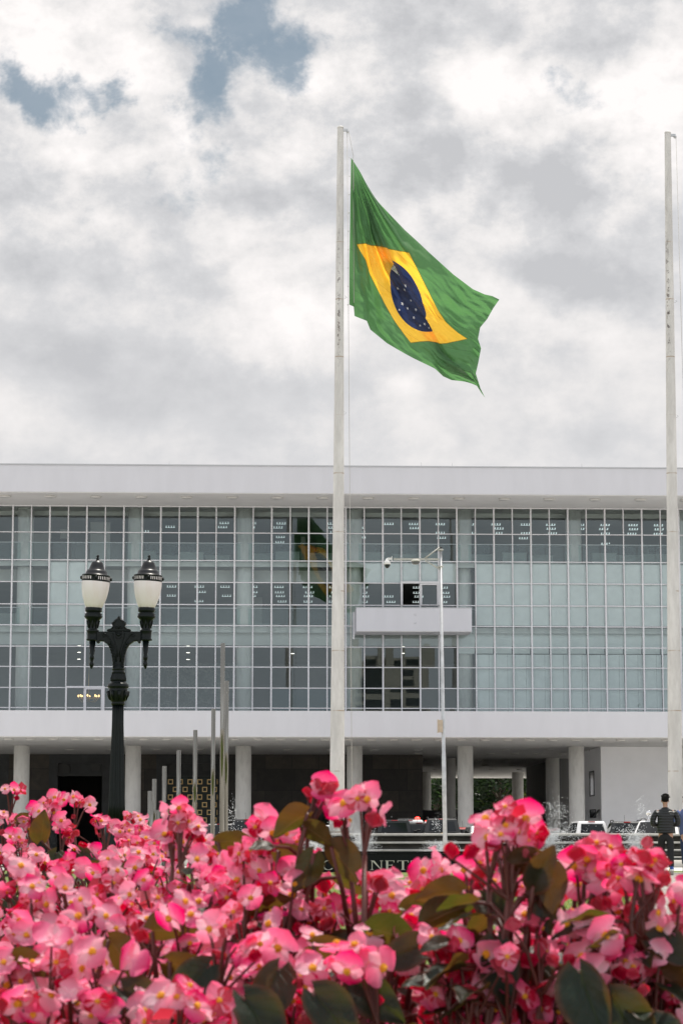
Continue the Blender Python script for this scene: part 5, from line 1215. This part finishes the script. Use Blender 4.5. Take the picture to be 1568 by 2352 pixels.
def add_leaf(mb, base, direction, normal, L, mi, rr):
    """asymmetric heart-shaped blade with a folded midrib and a drooping tip"""
    d = direction.normalized(); n = (normal - d * normal.dot(d)).normalized(); s = d.cross(n); asym = rr.uniform(.72, .95) if rr.random() < .5 else rr.uniform(1.05, 1.3)
    fold = rr.uniform(.12, .5); droop = rr.uniform(.1, .5); wob = rr.uniform(0, 6); NV_, NU_ = 11, 8; vs = []; uvs = []
    for j in range(NV_ + 1):
        v = j / NV_; w = .34 * L * (math.sin(math.pi * (v * .965 + .012) ** .66) ** .85)
        for i in range(NU_ + 1):
            u = i / NU_ * 2 - 1; k = asym if u > 0 else 2 - asym
            back = -.16 * L * (abs(u) ** 1.5) * max(0, 1 - v * 2.6)
            x = u * w * k; y = v * L + back; z = fold * abs(x) - droop * L * v * v * .6 + .018 * L * math.sin(u * 4 + v * 9 + wob) + .02 * L * math.sin(v * 15 + wob) * abs(u)
            vs.append(base + d * y + s * x + n * z); uvs.append((i / NU_, v))
    mb.add(vs, [(j * (NU_ + 1) + i, j * (NU_ + 1) + i + 1, (j + 1) * (NU_ + 1) + i + 1, (j + 1) * (NU_ + 1) + i) for j in range(NV_) for i in range(NU_)], mi, True); mb.uv.extend(uvs)

CAMP = Vector((0, 0, HC)); STEMS = {}
roots = [  # (px of the root as seen, distance, label)
    (-40, 2.1, None), (380, 2.0, None), (790, 2.02, None), (1160, 2.0, None), (1500, 2.05, None),
    (160, 2.45, None), (590, 2.42, None), (960, 2.4, None), (1350, 2.3, None), (1640, 2.4, None),
    (60, 3.0, None), (380, 2.95, None), (690, 2.75, None), (0, 3.7, None), (260, 3.65, None), (470, 3.5, None), (30, 4.6, None), (180, 4.7, None), (330, 4.5, None)]
labs = ['begonia with tight pink clusters filling the lowest corner beside the bed edge', 'begonia with broad pale pink blossoms low in front of the street lamp', 'begonia with the long red stem that stands tallest against the white flagpole', 'begonia with a big upright bouquet of blossoms in front of the fountain',
        'begonia whose blossoms overlap the two walking men', 'begonia dense with pale blossoms below the left clump', 'begonia with light pink petals left of the tall stem, before the flagpole', 'begonia with low blossoms in front of the black inscription', 'begonia with a round cluster of four large blossoms below the yellow car',
        'begonia at the border of the white pavement', 'begonia shaded deep under the far clump', 'begonia with bronze leaves between the lamp post and the steel tubes', 'begonia with small crimson blossoms left of the inscription', 'begonia with magenta shaded blossoms at the bed border',
        'begonia with glossy heart leaves below the lamp post foot', 'begonia with the single large blossom before the gilded door', 'farthest begonia with the topmost blossom near the first stone column', 'begonia in the far clump whose blossoms reach the dark portal', 'begonia low before the foot of the street lamp']
clusters = [  # (px, py, distance, flowers, how red, spread)
    (28, 1818, 4.6, 3, 0, .028), (120, 1850, 4.7, 5, 0, .04), (185, 1850, 4.6, 4, 0, .035), (70, 1880, 4.5, 6, .1, .045), (15, 1890, 4.6, 4, .2, .04), (232, 1895, 4.5, 5, .1, .04), (150, 1905, 4.5, 4, .1, .035), (290, 1915, 4.4, 5, 0, .04), (50, 1945, 4.2, 6, .1, .045), (95, 1985, 3.8, 6, .3, .04),
    (310, 1880, 4.6, 3, .1, .03), (335, 1905, 4.5, 4, .2, .035), (270, 1950, 4.2, 5, .1, .04), (350, 1945, 4.0, 5, .1, .04), (190, 1955, 4.2, 3, .2, .03), (390, 1930, 3.6, 5, .2, .04), (440, 1925, 3.4, 4, .2, .04), (20, 1990, 3.5, 5, .4, .04), (330, 1985, 3.4, 5, .2, .04), (240, 2000, 3.2, 5, .1, .04), (140, 2010, 3.2, 5, .1, .045),
    (405, 1862, 2.75, 2, 0, .018), (430, 1895, 2.75, 4, .75, .026), (395, 1905, 2.8, 2, .6, .02), (455, 1960, 2.8, 4, .3, .04), (500, 2005, 2.7, 5, .1, .05),
    (40, 2030, 2.5, 5, .3, .04), (150, 2060, 2.45, 7, 0, .055), (255, 2045, 2.5, 6, .0, .05), (70, 2090, 2.4, 5, .2, .05), (335, 2070, 2.35, 6, .2, .05), (225, 2110, 2.2, 6, .0, .05), (430, 2120, 2.1, 6, .0, .045), (520, 2145, 2.0, 6, 0, .045), (330, 2150, 2.2, 5, .3, .05), (60, 2170, 2.2, 5, .5, .05), (110, 2215, 2.1, 6, .1, .045), (230, 2235, 2.0, 6, .1, .045), (30, 2270, 2.1, 5, .3, .05), (165, 2300, 2.0, 5, .4, .045), (400, 2310, 1.9, 6, .1, .04), (470, 2335, 1.92, 5, .1, .035), (310, 2330, 2.0, 4, .5, .04), (50, 2335, 2.0, 4, .4, .04),
    (540, 1995, 2.5, 6, 0, .045), (607, 1912, 2.45, 4, .15, .028), (645, 1925, 2.4, 4, .4, .03), (575, 2005, 2.4, 6, .1, .05), (620, 1985, 2.4, 5, .3, .045), (560, 2070, 2.3, 6, .2, .05), (655, 2075, 2.3, 5, .3, .045), (490, 2060, 2.45, 6, .1, .05), (735, 1812, 2.32, 3, 1.0, .010), (788, 1868, 2.3, 4, .15, .018), (842, 1848, 2.2, 4, .05, .026), (700, 1985, 2.35, 3, .7, .03),
    (785, 2050, 2.4, 5, .4, .04), (862, 2030, 2.25, 2, 0, .020), (840, 2090, 2.3, 5, .2, .045), (920, 2065, 2.35, 5, .3, .045), (970, 2035, 2.4, 4, .4, .03), (1035, 2012, 2.3, 4, .6, .026), (1085, 1985, 2.2, 4, .7, .026), (1010, 2060, 2.35, 5, .2, .05), (880, 2110, 2.3, 4, .3, .045), (745, 2100, 2.35, 4, .4, .04), (760, 2225, 2.0, 6, 0, .045), (830, 2215, 1.98, 4, 0, .03), (690, 2200, 2.1, 4, .4, .04), (600, 2180, 2.2, 4, .5, .045), (660, 2320, 2.0, 3, .6, .04),
    (1145, 1895, 2.0, 4, 0, .030), (1190, 1918, 2.0, 4, .1, .030), (1145, 1935, 2.0, 4, .5, .028), (1205, 1945, 2.02, 4, .6, .03), (1175, 1975, 2.05, 4, .7, .035), (1110, 2060, 2.25, 5, .2, .045), (1190, 2060, 2.2, 5, .3, .045), (1240, 2040, 2.2, 3, .6, .03), (1388, 1948, 2.1, 3, 0, .020), (1375, 1985, 2.1, 4, .25, .03), (1345, 2005, 2.1, 4, .3, .032), (1415, 2030, 2.08, 5, .1, .035), (1310, 2045, 2.15, 4, .1, .035), (1455, 1985, 2.0, 3, .3, .020), (1486, 2000, 2.0, 2, .2, .016), (1485, 1985, 2.02, 4, .75, .026), (1455, 2050, 2.05, 5, .1, .035), (1545, 2085, 2.0, 5, .0, .035), (1565, 2150, 2.02, 5, .1, .035), (1335, 2140, 2.0, 5, 0, .035), (1385, 2190, 1.98, 5, .0, .032), (1420, 2125, 2.05, 3, .6, .03), (1540, 2200, 2.1, 4, .2, .04), (1005, 2190, 2.05, 4, .2, .03), (1060, 2120, 2.25, 4, .3, .045), (1120, 2320, 2.0, 4, .3, .035), (1265, 2330, 2.0, 3, .4, .02), (1150, 2270, 2.2, 3, .3, .03), (955, 2260, 2.2, 3, .5, .03), (1250, 2110, 2.2, 4, .4, .04), (1270, 2200, 2.1, 4, .3, .035), (1090, 2200, 2.05, 4, .3, .035), (1205, 2150, 2.1, 4, .4, .035), (1440, 2180, 2.0, 4, .2, .032), (960, 2150, 2.15, 4, .3, .035), (890, 2180, 2.1, 4, .2, .035), (1040, 2290, 2.0, 4, .3, .035), (1330, 2250, 2.05, 3, .4, .03), (1500, 2270, 2.2, 3, .4, .03)]
hero_leaves = [  # (px, py of the blade's base, distance, direction dx, dz (screen), length, facing (1 upper side to us, -1 underside), bronze)
    (1225, 2035, 2.0, .25, .55, .052, 1, 0), (1270, 2030, 2.02, -.1, -.75, .058, 1, 0), (1175, 1985, 2.0, .8, .1, .048, -1, 1), (1255, 1985, 2.0, .1, -.9, .055, -1, 1), (1330, 2230, 1.95, .3, -.9, .085, 1, 0), (1400, 2290, 1.95, .5, -.8, .08, 1, 0), (1105, 2060, 2.05, .6, -.5, .055, 1, 0), (1140, 2160, 2.0, .2, -.8, .075, 1, 0), (1060, 2050, 2.1, -.9, -.1, .055, -1, 1),
    (1490, 2160, 2.0, .8, -.35, .06, 1, 1), (1520, 2240, 2.0, .7, -.5, .07, -1, 1), (850, 2135, 2.1, .9, -.2, .06, -1, 0), (930, 2090, 2.2, .9, .1, .062, -1, 0), (820, 2250, 2.0, .7, -.6, .07, 1, 0), (640, 2225, 2.0, -.4, -.8, .075, 1, 0), (720, 2280, 1.95, .6, -.7, .075, 1, 0), (350, 2140, 2.1, .9, .1, .062, -1, 1), (390, 2210, 2.05, .8, -.3, .068, -1, 0), (720, 2170, 2.05, .9, -.15, .06, -1, 1),
    (700, 1900, 2.3, .6, -.35, .045, -1, 0), (705, 1868, 2.3, -.75, -.45, .052, -1, 0), (760, 1945, 2.3, .5, -.6, .06, -1, 0), (640, 1955, 2.35, .6, -.2, .055, -1, 1), (720, 1960, 2.3, -.3, -.6, .055, -1, 0), (560, 2080, 2.3, .8, .2, .06, -1, 1), (500, 1935, 2.6, .8, .1, .06, -1, 1), (575, 1960, 2.5, .7, -.4, .05, 1, 1), (95, 1930, 4.3, .1, .6, .075, 1, 0), (130, 1960, 4.2, -.3, -.7, .085, 1, 0), (180, 1955, 4.2, .5, -.6, .085, 1, 0), (260, 2010, 3.6, .9, .1, .075, -1, 1), (200, 2000, 3.6, .7, -.1, .075, -1, 1), (40, 1885, 4.5, .7, .15, .055, -1, 0),
    (980, 2120, 2.1, .6, .3, .06, -1, 0), (1060, 2210, 2.05, .7, -.5, .065, -1, 0), (900, 2200, 2.05, .6, .3, .065, 1, 1), (250, 2160, 2.1, .5, -.6, .06, -1, 1), (480, 2220, 2.0, -.6, -.5, .07, 1, 0), (560, 2290, 1.95, .5, -.7, .08, 1, 0), (1235, 2205, 2.05, -.3, -.7, .06, 1, 0), (1440, 2110, 2.05, .3, -.7, .055, -1, 1), (30, 2200, 2.1, .6, -.5, .06, -1, 1), (280, 2270, 2.0, .6, -.5, .065, 1, 0)]
P_root = []
for (px, D, _), lab in zip(roots, labs):
    p = W(px, 1938, D); o = empty('begonia_plant', (p.x, D, .05), 0, lab, 'begonia', 'begonias in the foreground flower bed'); P_root.append((o, Vector((p.x, D, .05)), MB(), MB()))
for _, _, st_, fo_ in P_root: fo_.uv = []
def nearest(p):
    return min(P_root, key=lambda q: (q[1].x - p.x) ** 2 + (q[1].y - p.y) ** 2)
rr = random.Random(99)
def bezier(a, b_, c, d, n):
    return [a * (1 - t) ** 3 + b_ * 3 * t * (1 - t) ** 2 + c * 3 * t * t * (1 - t) + d * t ** 3 for t in [i / n for i in range(n + 1)]]
def put_flower(plant, pos, normal, kind, scale):
    me = rr.choice(FM[kind]); nm = 'flower_bud' if kind == 'bud' else 'flower'
    o = bpy.data.objects.new(nm, me); COL.objects.link(o); o.parent = plant[0]; o.location = pos - plant[1]
    q = (-normal).to_track_quat('Y', 'Z'); o.rotation_mode = 'QUATERNION'; o.rotation_quaternion = q @ Quaternion((0, 1, 0), rr.gauss(0, .55)); o.scale = (scale * rr.uniform(.92, 1.08), scale, scale * rr.uniform(.9, 1.08))
    if kind in ('open', 'female') or (kind == 'side' and rr.random() < .5):
        s = bpy.data.objects.new('stamens', SM); COL.objects.link(s); s.parent = o
        if kind == 'female': s.scale = (.7, .7, .7)
def leaf_on(plant, base, d, n, L, mi):
    add_leaf(plant[3], base - plant[1], d, n, L, mi, rr)
def make_cluster(c, nfl, red, spread, main=True, side=True):
    plant = nearest(c); r0 = plant[1]; st_ = plant[2]
    hub = c + Vector((rr.gauss(0, .006), rr.gauss(0, .006), -.035 - spread * .6))
    a = r0 + Vector((rr.gauss(0, .03), rr.gauss(0, .03), -.03))
    near_ = [q for q in STEMS.setdefault(plant[0].name, []) if (q[0] - hub).length < .11]
    if near_:      # branch off an existing stem
        q = min(near_, key=lambda q: (q[0] - hub).length); a = q[1][rr.choice((5, 6, 7))].copy()
        if a.z > hub.z - .02: a = q[1][4].copy()
    L = (hub - a)
    pts = bezier(a, a + Vector((L.x * .1 + rr.gauss(0, .015), L.y * .1, L.z * .45)), hub - Vector((L.x * .25, L.y * .25, L.z * .3)), hub, 9)
    st_.tube([p - r0 for p in pts], [(.5 if near_ else 1.0) * (.0058 - .0036 * i / 9) + (.0009 if near_ else 0) for i in range(10)], 6)
    if not near_: STEMS[plant[0].name].append((hub, pts))
    toc = (CAMP - c).normalized()
    for i in range(nfl):
        th = rr.uniform(0, 6.28); q = spread * math.sqrt((i + .5) / max(1, nfl)) * 1.0; th = i * 2.4 + th * .25
        off = Vector((math.cos(th) * q, rr.gauss(0, spread * .45), math.sin(th) * q * .8)); pos = c + off
        up = pos.z > c.z
        n = (toc * rr.uniform(.5, 1.1) + off / max(.01, spread) * .55 + Vector((rr.gauss(0, .5), rr.gauss(0, .35), rr.gauss(-.05, .45)))).normalized()
        rv = rr.random()
        if rv < red * .55: kind = 'bud' if rr.random() < .45 else 'female'
        elif rv < red * .55 + .22: kind = 'side'
        elif rv < red * .55 + .45: kind = 'female'
        else: kind = 'open'
        put_flower(plant, pos, n, kind, rr.uniform(.60, .92) * (1.0 if c.y < 3 else 1.05))
        e = pos - n * .004; mid = hub * .45 + e * .55 + Vector((0, 0, .01)); st_.tube([hub - r0, mid - r0, e - r0], [.0018, .0013, .0009], 4, caps=False)
    for q in range(1 + int(red * 3) + (nfl > 4)):   # loose buds hanging below the bouquet
        pos = c + Vector((rr.gauss(0, spread * .8), rr.gauss(0, spread * .5), -spread * rr.uniform(.5, 1.3))); put_flower(plant, pos, (toc + Vector((rr.gauss(0, .6), 0, -.6))).normalized(), 'bud', rr.uniform(.6, .95)); st_.tube([hub - r0, (hub + pos) / 2 - r0, pos - r0], [.0016, .0012, .0009], 4, caps=False)
    if main and side:      # smaller bouquets lower on the same stem
        for t_ in (.86, .72):
            p_ = pts[int(t_ * 9)] + Vector((rr.gauss(0, .022), rr.uniform(-.03, .0), rr.gauss(0, .01)))
            make_cluster(p_, rr.choice((2, 3, 3)), min(1, red + .35), .024, False)
    # leaves up the stem
    for t_ in ((.46, .56, .66, .78, .90) if main else (.5, .68, .82)):
        p = pts[int(t_ * 9)]
        az = rr.uniform(0, 6.28); d = Vector((math.cos(az), math.sin(az) * .8 - .35, rr.uniform(-.35, .25))); pe = p + Vector((d.x * .035, d.y * .035, .015))
        st_.tube([p - r0, (p + pe) / 2 + Vector((0, 0, .006)) - r0, pe - r0], [.0026, .0022, .0017], 4, caps=False)
        leaf_on(plant, pe, d, Vector((rr.gauss(0, .35), rr.gauss(-.05, .4), 1)), rr.uniform(.030, .050) if t_ < .8 else rr.uniform(.024, .038), rr.random() < .4)
for (px, py, D, nfl, red, sp) in clusters: make_cluster(W(px, py, D), max(2, round(nfl * (1.0 if D < 3 else 1.1))), red, sp * .66)
# more bouquets lower down and farther back on every plant
for plant in P_root:
    D = plant[1].y; n = 11 if plant[1].x < 0 or D > 2.6 else 9
    for i in range(n):
        c = Vector((plant[1].x + rr.gauss(0, .07 + .02 * (D > 3)), D + rr.uniform(0, .30 if plant[1].x < 0 else .12), rr.uniform(.46, .61) if D < 3.2 else rr.uniform(.48, .68))); make_cluster(c, rr.choice((3, 4, 5)), rr.uniform(0, .6), .04, False)
for (px, py, D, dx_, dz_, L, face_, bz) in hero_leaves:
    base = W(px, py, D); plant = nearest(base); d = Vector((dx_, -.25 if face_ > 0 else .15, dz_)); n = (CAMP - base).normalized() * face_ + Vector((rr.gauss(0, .25), 0, .55))
    leaf_on(plant, base, d, n, L * .74, bz)
    r0 = plant[1]; e = Vector((r0.x + (base.x - r0.x) * .75, base.y + .02, base.z - rr.uniform(.06, .12))); plant[2].tube([Vector((r0.x - r0.x, 0, 0)), (e - r0) * .7 + Vector((0, 0, .05)), e - r0], [.006, .005, .0035], 5); plant[2].tube([e - r0, (e + base) / 2 + Vector((0, .005, .01)) - r0, base - r0], [.003, .0026, .002], 5)
for plant in P_root:
    for i in range(26 if plant[1].x < .12 else 16):     # lower foliage
        p = plant[1] + Vector((rr.gauss(0, .08), rr.gauss(.02, .08), rr.uniform(.15, .50 if plant[1].y < 3 else .58))); az = rr.uniform(0, 6.28)
        leaf_on(plant, p, Vector((math.cos(az), math.sin(az), rr.uniform(-.5, .1))), Vector((rr.gauss(0, .4), rr.gauss(0, .4), 1)), rr.uniform(.042, .066), rr.random() < .4)
    plant[2].build('stem', M_bstem, plant[0]); plant[3].build('foliage', LM, plant[0])
